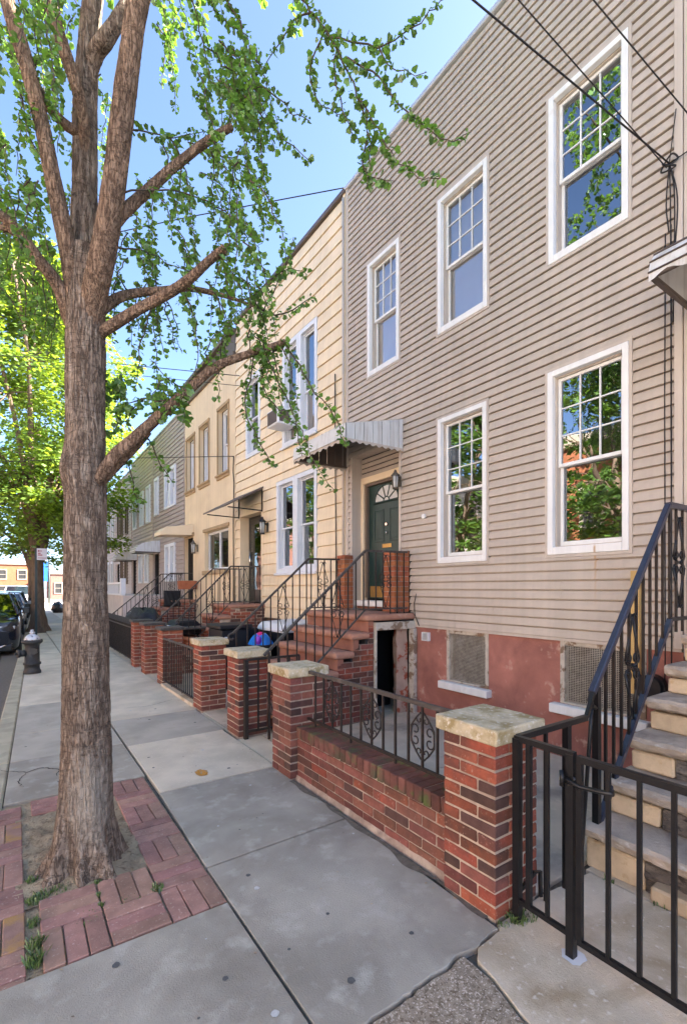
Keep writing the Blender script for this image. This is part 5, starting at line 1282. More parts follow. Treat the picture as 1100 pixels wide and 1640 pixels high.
# ------------------------------------------------------------------ cars
def car(label, x0, yf, paint, L_=4.9, W_=1.92, H_=1.70, suv=True, grp='cars parked along the kerb'):
    """front faces -Y at y=yf; right edge (kerb side) at x0; built nose to tail along +Y"""
    cx = x0-W_/2; g0 = -.14
    t = thing('parked_car', label, 'car', (cx, yf+L_/2, g0), group=grp)
    hw = W_/2
    # sections: y, half width, z bottom, z belt, crown
    secs = [(0, .72, .36, .72, .78), (.05, .82, .24, .86, .90), (.18, .92, .20, .95, .99), (.45, .97, .22, 1.00, 1.05), (1.1, 1.0, .24, 1.06, 1.10), (1.6, 1.0, .24, 1.10, 1.12), (2.6, 1.0, .24, 1.10, 1.10), (3.8, 1.0, .24, 1.10, 1.10), (4.6, .97, .26, 1.06, 1.06), (4.85, .90, .32, 1.0, 1.0), (4.9, .84, .40, .92, .92)]
    f = L_/4.9; fh = H_/1.70
    b = MB(); m = 12
    for (y_, w_, zb_, zt_, zc) in secs:
        ww = hw*w_; zb_ *= fh; zt_ *= fh; zc *= fh
        prof = [(-ww*.86, zb_), (-ww*.98, zb_+.10), (-ww, zb_+(zt_-zb_)*.45), (-ww*.985, zb_+(zt_-zb_)*.78), (-ww*.93, zt_), (-ww*.45, zc), (ww*.45, zc), (ww*.93, zt_), (ww*.985, zb_+(zt_-zb_)*.78), (ww, zb_+(zt_-zb_)*.45), (ww*.98, zb_+.10), (ww*.86, zb_)]
        b.v += [(cx+p[0], yf+y_*f, g0+p[1]) for p in prof]
    for i in range(len(secs)-1):
        for k in range(m): k2 = (k+1) % m; b.f.append((i*m+k, i*m+k2, (i+1)*m+k2, (i+1)*m+k)); b.sm.append(True)
    b.f.append(tuple(reversed(range(m)))); b.f.append(tuple((len(secs)-1)*m+k for k in range(m))); b.sm += [False]*2
    body = b.build('body', paint, t)
    zr = g0+H_; zbelt = g0+1.09*fh
    ya, yb2, yc, yd = yf+1.25*f, yf+2.15*f, yf+(4.35 if suv else 3.6)*f, yf+(4.80 if suv else 4.5)*f
    lo, hi = hw*.93, hw*.74
    A_ = [(cx-lo, ya, zbelt), (cx+lo, ya, zbelt), (cx+hi, yb2, zr-.05), (cx-hi, yb2, zr-.05)]
    Bk = [(cx-lo*.96, yd, zbelt), (cx+lo*.96, yd, zbelt), (cx+hi, yc, zr-.06), (cx-hi, yc, zr-.06)]
    MB().extrude([(cx-hi, 0), (cx+hi, 0)], 'y', 0, 0) if False else None
    b = MB(); nn = 7
    for i in range(nn):
        tt = i/(nn-1); y_ = yb2+(yc-yb2)*tt; zc = zr-.05+.05*math.sin(math.pi*tt)
        b.v += [(cx-hi*1.02, y_, zc-.05), (cx-hi*.9, y_, zc), (cx, y_, zc+.02), (cx+hi*.9, y_, zc), (cx+hi*1.02, y_, zc-.05)]
    for i in range(nn-1):
        for k in range(4): a = i*5+k; b.f.append((a, a+1, a+6, a+5)); b.sm.append(True)
    b.build('roof', paint, t)
    MB().quad(*[Vector(p)+Vector((0, 0, 0)) for p in A_]).build('windscreen', M['carglass'], t)
    MB().quad(Bk[1], Bk[0], Bk[3], Bk[2]).build('rear_window', M['carglass'], t)
    for s_ in (-1, 1):
        P = [(cx+s_*lo, ya, zbelt), (cx+s_*hi, yb2, zr-.05), (cx+s_*hi, yc, zr-.06), (cx+s_*lo*.96, yd, zbelt)]
        MB().poly(P if s_ < 0 else P[::-1]).build('side_window', M['carglass'], t)
        b = MB(); b.tube([P[0], P[1]], .045, 6); b.tube([P[3], P[2]], .05, 6)
        for q_ in (.42, .72):
            b.tube([Vector(P[0]).lerp(Vector(P[3]), q_), Vector(P[1]).lerp(Vector(P[2]), q_*.92)], .03, 5)
        b.tube([P[1], P[2]], .035, 6); b.build('window_pillar', paint, t)
        if suv: MB().tube([(cx+s_*hi*.95, yb2+.1, zr+.0), (cx+s_*hi*.95, yc-.1, zr+.0)], .02, 6).build('roof_rail', M['door_black'], t)
        b = MB(); b.box(cx+s_*hw-.06*(s_ < 0), cx+s_*hw+.06*(s_ > 0), ya+.28, ya+.34, zbelt+.03, zbelt+.07); b.box(*sorted((cx+s_*(hw+.03), cx+s_*(hw+.20))), ya+.24, ya+.36, zbelt+.02, zbelt+.19); b.build('mirror', M['door_black'] if suv else paint, t, bevel=.02)
        z0_ = g0+.70*fh
        hb = MB(); hb.extrude([(cx+s_*hw*.50, yf+.02), (cx+s_*hw*.84, yf+.10), (cx+s_*hw*.93, yf+.34), (cx+s_*hw*.84, yf+.34), (cx+s_*hw*.50, yf+.2)][::s_], 'z', z0_+.02, z0_+.16)
        hl = hb.build('headlight', M['fanglass'], t, bevel=.01)
        for yw in (yf+.92*f, yf+3.85*f):
            wx = cx+s_*(hw-.12)
            w_ = MB().tube([(wx-.12, yw, g0+.36), (wx-.10, yw, g0+.36), (wx+.10, yw, g0+.36), (wx+.12, yw, g0+.36)], [.33, .36, .36, .33], 24).build('wheel', M['rubber'], t, loc=(wx, yw, g0+.36))
            MB().tube([(wx+s_*.115, yw, g0+.36), (wx+s_*.128, yw, g0+.36)], .24, 16).build('rim', M['paintsilver'], w_)
    b = MB(); b.box(cx-hw*.40, cx+hw*.40, yf-.03, yf+.03, g0+.52*fh, g0+.80*fh); g = b.build('grille', M['door_black'], t, bevel=.02)
    for k in range(2): MB().box(cx-hw*.38, cx+hw*.38, yf-.045, yf-.031, g0+(.60+.09*k)*fh, g0+(.63+.09*k)*fh).build('grille_bar', M['chrome'], g)
    MB().box(cx-hw*.80, cx+hw*.80, yf-.01, yf+.06, g0+.22*fh, g0+.40*fh).build('bumper', M['door_black'], t, bevel=.03)
    b = MB(); b.tube([(cx-hw*.78, yf+.06, g0+.42), (cx-hw*.45, yf-.02, g0+.30), (cx+hw*.45, yf-.02, g0+.30), (cx+hw*.78, yf+.06, g0+.42)], .03, 6); b.build('chrome_strip', M['chrome'], t)
    b = MB(); b.box(cx-.16, cx+.16, yf-.06, yf-.05, g0+.46, g0+.57); b.build('number_plate', M['signwhite'], t)
    return t
car('black sport utility vehicle parked facing us, nearest to the hydrant', .14, 14.4, M['paintblack'], H_=1.66)
car('dark blue car parked behind the black sport utility vehicle', .26, 20.2, M['paintblue'], L_=4.6, H_=1.58)
car('silver grey car parked third in the line along the kerb', .44, 26.0, M['paintsilver'], L_=4.6, H_=1.55, suv=False)
car('dark car parked fourth in the line along the kerb', .62, 31.6, M['paintblue'], L_=4.6, H_=1.6)
car('white van-like car far down the street facing us', 1.1, 44, M['paintwhite'], L_=5.0, H_=2.0)
# ------------------------------------------------------------------ far end of the street
def flat_building(name, label, x0, x1, y0, y1, zt, m, rows, cols, face='-y', zb=-.3, wm=None, cat='building', grp=None, ww=1.0, wh=1.7, z_first=1.2, trim=None):
    t = thing(name, label, cat, ((x0+x1)/2, (y0+y1)/2, 0), group=grp)
    MB().box(x0, x1, y0, y1, zb, zt).build('wall', m, t)
    tr = trim or M['far_stone']
    MB().box(x0-.25, x1+.25, y0-.25, y1+.25, zt-.35, zt+.25).build('cornice', tr, t, bevel=.05)
    for r_ in range(rows):
        for c_ in range(cols):
            z = z_first+r_*3.0
            if face == '-y':
                cxx = x0+(x1-x0)*(c_+.5)/cols
                w_ = MB(); 
                w_.box(cxx-ww/2-.14, cxx-ww/2, y0-.10, y0+.02, z-.14, z+wh+.18); w_.box(cxx+ww/2, cxx+ww/2+.14, y0-.10, y0+.02, z-.14, z+wh+.18); w_.box(cxx-ww/2, cxx+ww/2, y0-.10, y0+.02, z+wh, z+wh+.18); w_.box(cxx-ww/2, cxx+ww/2, y0-.10, y0+.02, z-.14, z); w_.box(cxx-ww/2, cxx+ww/2, y0-.06, y0+.02, z+wh*.5-.03, z+wh*.5+.03)
                o = w_.build('window', tr, t, loc=(cxx, y0, z)); MB().quad((cxx-ww/2, y0-.015, z), (cxx+ww/2, y0-.015, z), (cxx+ww/2, y0-.015, z+wh), (cxx-ww/2, y0-.015, z+wh)).build('pane', M['dark'], o)
            else:
                cy = y0+(y1-y0)*(c_+.5)/cols
                w_ = MB(); w_.box(x1-.02, x1+.10, cy-ww/2-.14, cy-ww/2, z-.14, z+wh+.18); w_.box(x1-.02, x1+.10, cy+ww/2, cy+ww/2+.14, z-.14, z+wh+.18); w_.box(x1-.02, x1+.10, cy-ww/2, cy+ww/2, z+wh, z+wh+.18); w_.box(x1-.02, x1+.10, cy-ww/2, cy+ww/2, z-.14, z); w_.box(x1-.02, x1+.06, cy-ww/2, cy+ww/2, z+wh*.5-.03, z+wh*.5+.03)
                o = w_.build('window', tr, t, loc=(x1, cy, z)); MB().quad((x1+.015, cy-ww/2, z), (x1+.015, cy+ww/2, z), (x1+.015, cy+ww/2, z+wh), (x1+.015, cy-ww/2, z+wh)).build('pane', M['dark'], o)
    return t
flat_building('brick_building', 'orange brick building closing the far end of the street', -22, 2.6, 108, 118, 6.4, M['far_brick'], 2, 8, wm=1, z_first=.4, ww=1.2, wh=1.6, grp=None)
flat_building('brick_building', 'rose brick building far away at right of the street tree', 5.0, 12, 96, 108, 4.4, M['far_brick2'], 1, 3, z_first=.8)
T = thing('banner_pole', 'dark pole with a blue banner far down the pavement', 'pole', (2.25, 45, 0))
MB().tube([(2.25, 45, 0), (2.25, 45, 4.2)], .06, 8).build('pole', M['steel'], T); MB().box(1.75, 2.18, 44.98, 45.0, 2.2, 3.8).build('banner', M['bannerblue'], T)
for i, (x, y, s_) in enumerate(((2.35, 37.2, .36), (2.9, 37.6, .33))):
    o = blob('rubbish_bag', (x, y, s_*.9), s_, M['bag_black'], None, (1, 1, 1.1), .25, seed=20+i); tag(o, ['dark rubbish bag heap on the far pavement by the pole', 'second dark rubbish bag heap farther from the pole'][i], 'rubbish bag')
T = thing('flower_bush', 'yellow and red flowering bush far down the pavement', 'bush', (2.75, 30, 0))
b = MB()
for _ in range(700):
    d = Vector((random.gauss(0, 1), random.gauss(0, 1), random.gauss(0, 1))).normalized()*random.uniform(.5, 1)
    p = Vector((2.75, 30, .55))+Vector((d.x*.4, d.y*.5, d.z*.5)); u = d.orthogonal().normalized()*.06; v_ = d.cross(u).normalized()*.06
    b.poly([p-u, p+v_, p+u, p-v_])
b.build('blossom', M['flower'], T)['kind'] = 'stuff'
# across the street (seen in the window reflections)
structure(MB().box(-14.0, -8.6, -20, 95, -.28, .0).build('far_pavement', M['concrete']))
for i, (y0, y1, zt, m, lab) in enumerate(((-14, -5, 9.0, M['whitestucco'], 'whitish stucco house across the street, nearest behind the camera'), (-4.9, 3, 8.6, M['palegrey'], 'pale grey house across the street'), (3.1, 10.5, 8.4, M['far_brick'], 'orange brick house across the street with pale lintels'), (10.6, 18, 8.8, M['far_brick'], 'tall orange brick house across the street, mirrored in the lower window'), (18.1, 26, 8.2, M['whitestucco'], 'pale stucco house across the street'), (26.1, 36, 9.2, M['far_brick'], 'orange brick house far up the other side'), (36.1, 50, 8.5, M['far_brick2'], 'rose brick house far up the other side'))):
    flat_building('brick_house', lab, -24, -13.5, y0, y1, zt, m, 2, 3, face='+x', cat='house', ww=1.0, wh=1.8, z_first=1.6, grp='houses across the street')
# ------------------------------------------------------------------ wires
def wire(p, q_, sag, r_, label, n=14):
    p, q_ = Vector(p), Vector(q_); pts = []
    for i in range(n+1):
        t = i/n; v_ = p.lerp(q_, t); v_.z -= sag*4*t*(1-t); pts.append(v_)
    o = MB().tube(pts, r_, 6).build('power_line', M['cable']); tag(o, label, 'wire', 'overhead service wires'); return o
hub = Vector((XF-.06, 1.66, 5.08))
def wire_to(p, via, end, sag, r_, label):
    """service wire from p through via, on to a pole across the road"""
    p, via = Vector(p), Vector(via)
    end = Vector(end) if end else p+(via-p)*((p.x+9.0)/(p.x-via.x))
    pts = [p.lerp(via, i/10) for i in range(10)]+catmull([via, via.lerp(end, .5)-Vector((0, 0, sag)), end], 24)
    o = MB().tube(pts, r_, 6).build('power_line', M['cable']); tag(o, label, 'wire', 'overhead service wires'); return end
P1 = Vector((-9.0, 3.2, 6.9))
wire_to(hub, pix(700, -48, 2.75), P1, .15, .006, 'thick service wire reaching from the tan house to the upper left')
wire_to(hub+Vector((0, .02, -.02)), pix(770, -68, 2.75), P1+Vector((0, -.3, .1)), .15, .0042, 'thin slack service wire beside the thick one at the tan house')
wire_to((XF-.06, 1.335, 4.94), pix(880, -84, 2.95), P1+Vector((0, .3, .1)), .1, .0045, 'service wire crossing the upper right window corner')
E2 = wire_to((XF-.03, 6.30, 8.12), pix(300, 348, 8.5), None, .2, .009, 'roof level wire leaving the joint of the cream and tan houses')
E3 = wire_to(pix(384, 602, 10.6), pix(130, 577, 11.5), None, .2, .009, 'upper of two thin wires behind the tree trunk')
wire_to(pix(384, 618, 10.6), pix(130, 592, 11.5), None, .2, .007, 'lower of two thin wires behind the tree trunk')
E4 = wire_to((XF-.03, 11.02, 4.86), pix(130, 735, 13), None, .1, .009, 'wire reaching left from the beige house bracket')
for (px_, py_, pz_), lab in ((P1, 'wooden utility pole across the street, nearest'), (E2, 'wooden utility pole across the street, second along'), (E3, 'wooden utility pole across the street, third along')):
    t = thing('utility_pole', lab, 'pole', (px_-.12, py_, 0), group='utility poles across the street')
    MB().tube([(px_-.12, py_, -.05), (px_-.12, py_, pz_+.7)], [.15, .11], 12).build('pole', M['bark_far'], t); MB().box(px_-.18, px_-.06, py_-1.0, py_+1.0, pz_+.25, pz_+.37).build('crossarm', M['bark_far'], t)
b = MB()
b.tube(catmull([hub+Vector((0, .05, .03)), hub+Vector((-.02, .0, -.03)), hub+Vector((0, -.06, 0)), hub+Vector((-.02, -.02, .05)), hub+Vector((0, .06, -.03)), hub+Vector((-.01, -.05, -.06)), hub+Vector((-.02, .03, .0))], 40), .007, 6)
for dy, zz in ((.03, 4.55), (0, 4.2), (-.03, 3.8), (-.05, 4.3)): b.tube(catmull([hub, hub+Vector((.02, dy, -.3)), (XF-.03, 1.66+dy*.5, zz)], 12), .005, 5)
b.tube([hub, (XF-.04, 1.45, 5.10), (XF-.04, 1.335, 4.94)], .005, 5); b.tube([hub, (XF-.04, 1.62, 5.5)], .004, 5)
tag(b.build('cable_knot', M['cable']), 'tangled black cable knot on the tan siding near the right corner', 'cable')
b = MB(); b.tube([(XF-.03, 11.02, 4.86), (XF-.03, 11.06, 4.5), (XF-.03, 11.0, 4.2), (XF-.03, 11.05, 3.2), (XF-.03, 11.02, 1.3)], .012, 6)
tag(b.build('wall_cable', M['cable']), 'thin cable running down the joint of beige and cream houses', 'cable')
b = MB(); b.tube([(XF-.045, 6.55, 5.2), (XF-.045, 6.55, 4.2), (XF-.045, 6.52, 2.2), (XF-.045, 6.54, 1.0)], .010, 6)
tag(b.build('wall_cable', M['cable']), 'black cable hanging down the cream siding by the tan house', 'cable')

# ------------------------------------------------------------------ trees
def lin(vals, t):
    s_ = t*(len(vals)-1); k = min(int(s_), len(vals)-2); return vals[k]+(vals[k+1]-vals[k])*(s_-k)
def barked(P, rad, nu, nv, amp, seed=0, furrow=9, flare=0, cracks=.5, knots=()):
    b = MB(); C_ = catmull(P, nv); prev = None
    L_ = sum((C_[i+1]-C_[i]).length for i in range(nv)); acc = 0
    for i, p in enumerate(C_):
        if i: acc += (C_[i]-C_[i-1]).length
        t = (C_[min(i+1, nv)]-C_[max(i-1, 0)]).normalized()
        u = t.cross(Vector((0, 1, .01))).normalized() if prev is None else (prev-t*prev.dot(t)).normalized()
        prev = u; q_ = t.cross(u); r_ = lin(rad, i/nv)
        for k in range(nu):
            th = 2*math.pi*k/nu; d = u*math.cos(th)+q_*math.sin(th)
            cx_, sx_ = math.cos(th), math.sin(th)
            f1 = noise.noise(Vector((cx_*furrow*.5, sx_*furrow*.5, acc*3.2+seed)))
            f2 = noise.noise(Vector((cx_*furrow*1.3, sx_*furrow*1.3, acc*7+seed+20)))
            ridge = 1-abs(f1)*2.2; ridge2 = 1-abs(f2)*2
            cr = noise.noise(Vector((cx_*1.4, sx_*1.4, acc*17+seed+50)))
            crk = -max(0, .16-abs(cr))*cracks*4
            big = noise.noise(Vector((cx_*1.0, sx_*1.0, acc*2+seed+90)))
            rr = r_*(1+.05*big)+amp*(-.55*ridge+.28*ridge2+crk)
            if flare:
                e = math.exp(-acc/flare[0]); rr += flare[1]*e*max(0, 1+.85*math.sin(th*4+.6+acc)+.45*math.sin(th*9+2+acc*6))*(.8+.5*noise.noise(Vector((cx_*3, sx_*3, acc*4))))
            for (ka, kt, ks, kh) in knots:
                dd = ((acc-ka)/ks)**2+(math.remainder(th-kt, 2*math.pi)/(ks/r_*.8))**2
                if dd < 6: rr += kh*math.exp(-dd)
            v_ = p+d*rr; b.v.append((v_.x, v_.y, v_.z))
    for i in range(nv):
        for k in range(nu): k2 = (k+1) % nu; b.f.append((i*nu+k, i*nu+k2, (i+1)*nu+k2, (i+1)*nu+k)); b.sm.append(True)
    b.f.append(tuple(nv*nu+k for k in range(nu))); b.sm.append(False)
    return b
tp = lambda *a: [pix(*p) for p in a]
G = thing('ginkgo_tree', 'tall ginkgo tree with furrowed trunk growing in the brick-edged pit', 'tree', (.35, 3.25, 0))
barked([(.345, 3.22, -.06), (.35, 3.23, .35), (.352, 3.235, .9), (.35, 3.24, 1.6), (.35, 3.25, 2.3), (.352, 3.26, 2.9), (.352, 3.26, 3.35), (.352, 3.265, 3.7)], [.155, .140, .131, .121, .113, .109, .109, .100], 150, 420, .008, 3, 9, (.17, .105), .55, knots=[(2.38, 4.6, .10, .018), (2.42, 0.3, .11, .03)]).build('trunk', M['bark'], G)
limbs = [
 ([(137,480,2.90),(136,300,2.95),(139,120,2.98),(150,0,3.0),(165,-160,3.05),(170,-420,3.1),(150,-760,3.2)], [.085,.073,.065,.057,.047,.04,.018], 70, 200, .008, 'bark'),
 ([(134,600,2.88),(125,500,2.86),(110,400,2.80),(86,290,2.74),(58,160,2.7),(12,0,2.66),(-50,-180,2.62),(-120,-420,2.6)], [.050,.060,.050,.044,.042,.040,.034,.02], 48, 150, .006, 'bark_limb'),
 ([(141,600,2.88),(147,500,2.86),(165,410,2.76),(185,280,2.70),(203,130,2.66),(224,-10,2.64),(262,-200,2.62),(310,-480,2.7)], [.060,.076,.069,.062,.059,.055,.046,.02], 56, 160, .007, 'bark_limb'),
 ([(137,300,2.95),(134,190,2.88),(120,130,2.82),(100,70,2.78),(74,-20,2.74),(30,-180,2.7)], [.02,.033,.036,.036,.034,.02], 36, 90, .005, 'bark_limb'),
 ([(130,560,2.88),(112,505,2.86),(92,455,2.80),(62,415,2.72),(25,365,2.66),(-20,330,2.6)], [.04,.048,.039,.034,.030,.024], 36, 80, .005, 'bark_limb'),
 ([(38,388,2.67),(15,366,2.66),(-15,368,2.64)], [.026,.022,.018], 20, 20, .003, 'bark_limb'),
 ([(146,150,2.98),(152,92,2.95),(172,60,2.92),(196,20,2.95),(225,-40,3.0),(300,-160,3.1)], [.02,.046,.046,.040,.034,.018], 36, 80, .005, 'bark'),
 ([(130,215,2.92),(100,195,2.86),(72,160,2.78),(40,95,2.74)], [.030,.030,.026,.016], 26, 50, .004, 'bark_limb'),
 ([(138,800,2.88),(160,765,2.84),(185,730,2.84),(215,703,2.86),(260,662,2.90),(300,626,2.94),(345,588,2.98),(395,568,3.04),(428,558,3.1),(456,547,3.15)], [.02,.036,.038,.035,.032,.031,.027,.023,.021,.018], 36, 150, .004, 'bark_limb'),
 ([(140,810,2.9),(160,775,2.90),(190,740,2.92),(215,715,2.93),(238,690,2.93)], [.015,.030,.034,.032,.026], 30, 60, .004, 'bark_limb'),
 ([(136,575,2.90),(160,537,2.88),(185,518,2.86),(225,494,2.86),(270,470,2.84),(305,446,2.80),(335,418,2.77),(361,397,2.75)], [.02,.032,.033,.031,.029,.027,.025,.024], 32, 110, .004, 'bark_limb'),
 ([(136,540,2.90),(160,502,2.90),(185,480,2.94),(215,470,3.0),(260,465,3.05),(300,462,3.1),(345,470,3.15),(390,484,3.2),(440,505,3.25)], [.02,.032,.031,.027,.024,.02,.015,.010,.005], 28, 110, .003, 'bark_limb'),
 ([(168,385,2.76),(188,352,2.78),(215,325,2.84),(245,298,2.88),(285,262,2.92),(330,228,2.96),(371,203,3.0)], [.02,.036,.034,.031,.028,.025,.021], 32, 100, .004, 'bark_limb'),
]
for i, (P, r_, nu, nv, amp, mm) in enumerate(limbs): barked(tp(*P), r_, nu, nv, amp, i*13, 7, cracks=.6).build('limb', M[mm], G)
thin = MB(); leaves = MB()
rng = random.Random(11)
def leaf(c, d, up, s_):
    """small fan leaf: stem point c, direction d"""
    side = d.cross(up)
    if side.length < 1e-4: side = d.orthogonal()
    side.normalize(); nrm = side.cross(d).normalized()
    c0 = c; bend = rng.uniform(-.15, .25)*s_
    p1 = c0+d*s_*.55+side*s_*.52+nrm*bend; p2 = c0+d*s_*.95+side*s_*.30-nrm*bend*.3; p3 = c0+d*s_*.88; p4 = c0+d*s_*.97-side*s_*.30-nrm*bend*.3; p5 = c0+d*s_*.55-side*s_*.52+nrm*bend
    n = len(leaves.v); leaves.v += [tuple(c0), tuple(p1), tuple(p2), tuple(p3), tuple(p4), tuple(p5)]
    leaves.f += [(n, n+1, n+2, n+3), (n, n+3, n+4, n+5)]; leaves.sm += [False, False]
def leafy(P, r0=.004, gap=.030, size=.036, dens=3.2, start=0.0, end=1.0):
    n = max(4, int(sum((P[i+1]-P[i]).length for i in range(len(P)-1))/.05)); C_ = catmull(P, n)
    for i in range(1, len(C_)-1): C_[i] = C_[i]+Vector((rng.gauss(0, .006), rng.gauss(0, .006), rng.gauss(0, .006)))
    thin.tube(C_, [r0*(1-.75*i/n)+.0009 for i in range(n+1)], 4, cap=False)
    acc = 0
    for i in range(n):
        a, b_ = C_[i], C_[i+1]; L_ = (b_-a).length
        while acc < L_:
            t = acc/L_; p = a.lerp(b_, t); acc += gap*rng.uniform(.6, 1.5)
            tt = (i+t)/n
            if tt < start or tt > end: continue
            ax = (b_-a).normalized()
            for _ in range(max(1, int(rng.gauss(dens+.5, .9)))):
                d = Vector((rng.gauss(0, 1), rng.gauss(0, 1), rng.gauss(-.25, .8)))
                d = (d-ax*d.dot(ax)*.5).normalized()
                st = d*rng.uniform(.003, .015)
                leaf(p+st, (d+Vector((0, 0, -.35))).normalized(), Vector((rng.gauss(0, .6), rng.gauss(0, .6), 1)).normalized(), size*rng.uniform(.5, 1.35))
        acc -= L_
def droop(P0, du, dv, D, n=5, wob=12, sag=.6):
    """hanging twig from picture point P0 by du,dv at depth D (world points)"""
    out = []
    dD = rng.uniform(-.25, .25)
    for i in range(n+1):
        t = i/n; out.append(pix(P0[0]+du*(t**(1/ (1+sag)))+rng.gauss(0, wob*.3)*t, P0[1]+dv*t**(1+.3*sag)+rng.gauss(0, wob*.3)*t, D+dD*t))
    return out
# thin boughs and the twigs that read singly in the picture
manual = [
 [(262,-200,2.62),(380,-130,2.7),(450,-60,2.75),(485,0,2.78),(528,59,2.75),(564,131,2.72),(582,180,2.7),(592,240,2.68),(588,300,2.66)],
 [(530,60,2.75),(575,70,2.7),(612,75,2.66),(650,52,2.6),(690,20,2.55),(712,-2,2.5)],
 [(606,74,2.66),(622,105,2.62),(645,115,2.6),(682,116,2.56)],
 [(556,92,2.73),(600,118,2.66),(630,160,2.6),(660,185,2.55),(690,208,2.5),(720,228,2.48),(752,212,2.46)],
 [(575,155,2.71),(600,200,2.66),(622,238,2.6),(655,272,2.56),(685,285,2.54),(706,278,2.52)],
 [(588,225,2.68),(578,260,2.68),(600,285,2.66),(632,290,2.64)],
 [(520,48,2.76),(504,90,2.78),(500,140,2.8),(520,172,2.8),(552,182,2.8)],
 [(540,80,2.75),(534,130,2.76),(548,165,2.76),(560,205,2.76),(575,230,2.75)],
 [(500,20,2.78),(470,30,2.8),(455,60,2.82),(440,78,2.85),(421,110,2.88)],
 [(330,-60,2.9),(375,20,2.95),(395,70,2.98),(388,120,3.0),(370,160,3.02),(366,203,3.02)],
 [(372,150,3.02),(420,140,3.0),(450,165,2.98),(470,182,2.96),(496,194,2.95)],
 [(385,150,3.02),(425,190,3.0),(455,225,2.98),(480,240,2.96),(496,262,2.95)],
 [(395,160,3.02),(415,200,3.0),(418,245,3.0),(424,290,3.0)],
 [(370,165,3.02),(395,210,3.03),(396,260,3.04),(408,310,3.04),(432,365,3.05)],
 [(300,-30,2.9),(318,40,2.95),(330,90,2.98),(338,130,3.0)],
 [(320,-40,2.9),(355,30,2.95),(395,58,2.95),(404,100,2.95)],
 [(195,310,2.75),(260,305,2.85),(315,315,2.92),(365,342,2.97),(395,385,3.0),(408,425,3.0)],
 [(200,205,2.75),(235,212,2.85),(275,220,2.95),(330,210,3.0)],
 [(185,395,2.8),(230,402,2.9),(275,425,2.98),(320,440,3.02)],
 [(456,547,3.15),(478,580,3.14),(492,612,3.13),(515,640,3.12),(540,672,3.1),(546,700,3.1),(556,712,3.08)],
 [(456,547,3.15),(430,575,3.14),(420,610,3.14),(440,650,3.12),(480,690,3.1),(495,720,3.1),(505,745,3.08),(535,785,3.06)],
 [(410,563,3.06),(398,610,3.06),(392,660,3.06),(410,700,3.04),(430,735,3.03),(440,745,3.03)],
 [(425,560,3.08),(445,610,3.08),(470,660,3.08),(478,700,3.08),(484,730,3.08)],
 [(340,590,2.97),(330,565,2.96),(336,545,2.95),(355,530,2.94),(385,500,2.96),(400,520,3.0)],
 [(385,482,3.2),(410,470,3.2),(440,440,3.15),(470,430,3.1),(492,440,3.08)],
 [(440,505,3.25),(465,500,3.22),(485,485,3.2),(500,475,3.18)],
 [(415,520,3.2),(430,480,3.18),(445,455,3.15),(460,410,3.12),(470,380,3.1)],
 [(230,700,2.9),(245,715,2.95),(258,745,2.98),(275,770,3.0)],
 [(185,715,2.9),(205,742,2.95),(212,765,2.96),(216,790,2.97),(232,800,2.98)],
 [(270,640,2.92),(225,640,2.9),(200,650,2.9),(180,660,2.9)],
 [(300,625,2.94),(280,612,2.93),(255,590,2.92),(240,575,2.92)],
]
for k, P in enumerate(manual): leafy(tp(*P), .008 if k in (0, 9) else .0045, .022, .031, 3.2, .25 if k == 0 else (.12 if k in (16, 17, 18) else 0))
def region(u0, v0, u1, v1, n, ln, D0, D1, dub=(-30, 60), dens=2.7, size=.031):
    for _ in range(n):
        u, v = rng.uniform(u0, u1), rng.uniform(v0, v1); D = rng.uniform(D0, D1)
        leafy(droop((u, v), rng.uniform(*dub), rng.uniform(*ln), D), .0042, .026, size, dens)
region(-50, -80, 110, 60, 24, (60, 190), 2.3, 3.8, (-50, 40))
region(-50, 60, 100, 300, 24, (60, 170), 2.4, 4.0, (-60, 50), 3.0)
region(-40, 270, 90, 400, 16, (40, 130), 2.6, 4.0, (-50, 50))
region(-60, 330, 70, 470, 12, (40, 120), 2.6, 4.0, (-40, 60))
region(232, -60, 300, 60, 8, (60, 150), 3.0, 4.4, (-10, 70))
region(300, 60, 420, 150, 22, (70, 170), 2.8, 3.5, (0, 70), 3.0)
region(215, 200, 400, 330, 24, (50, 150), 2.8, 4.2, (-20, 80))
region(200, 330, 420, 420, 18, (50, 130), 2.8, 4.0, (-30, 60))
region(185, 440, 330, 520, 13, (60, 170), 2.8, 3.6, (-30, 40))
region(330, 400, 440, 480, 9, (40, 130), 2.9, 3.6, (-10, 50))
region(168, 600, 300, 655, 12, (20, 60), 2.8, 3.3, (-40, 30), 3.6, .04)
region(360, 520, 450, 560, 8, (40, 120), 3.0, 3.3, (-20, 50))
region(110, 0, 180, 330, 16, (50, 140), 3.3, 4.2, (-30, 30))
region(60, 420, 100, 520, 8, (40, 120), 2.9, 3.6, (-40, 20))
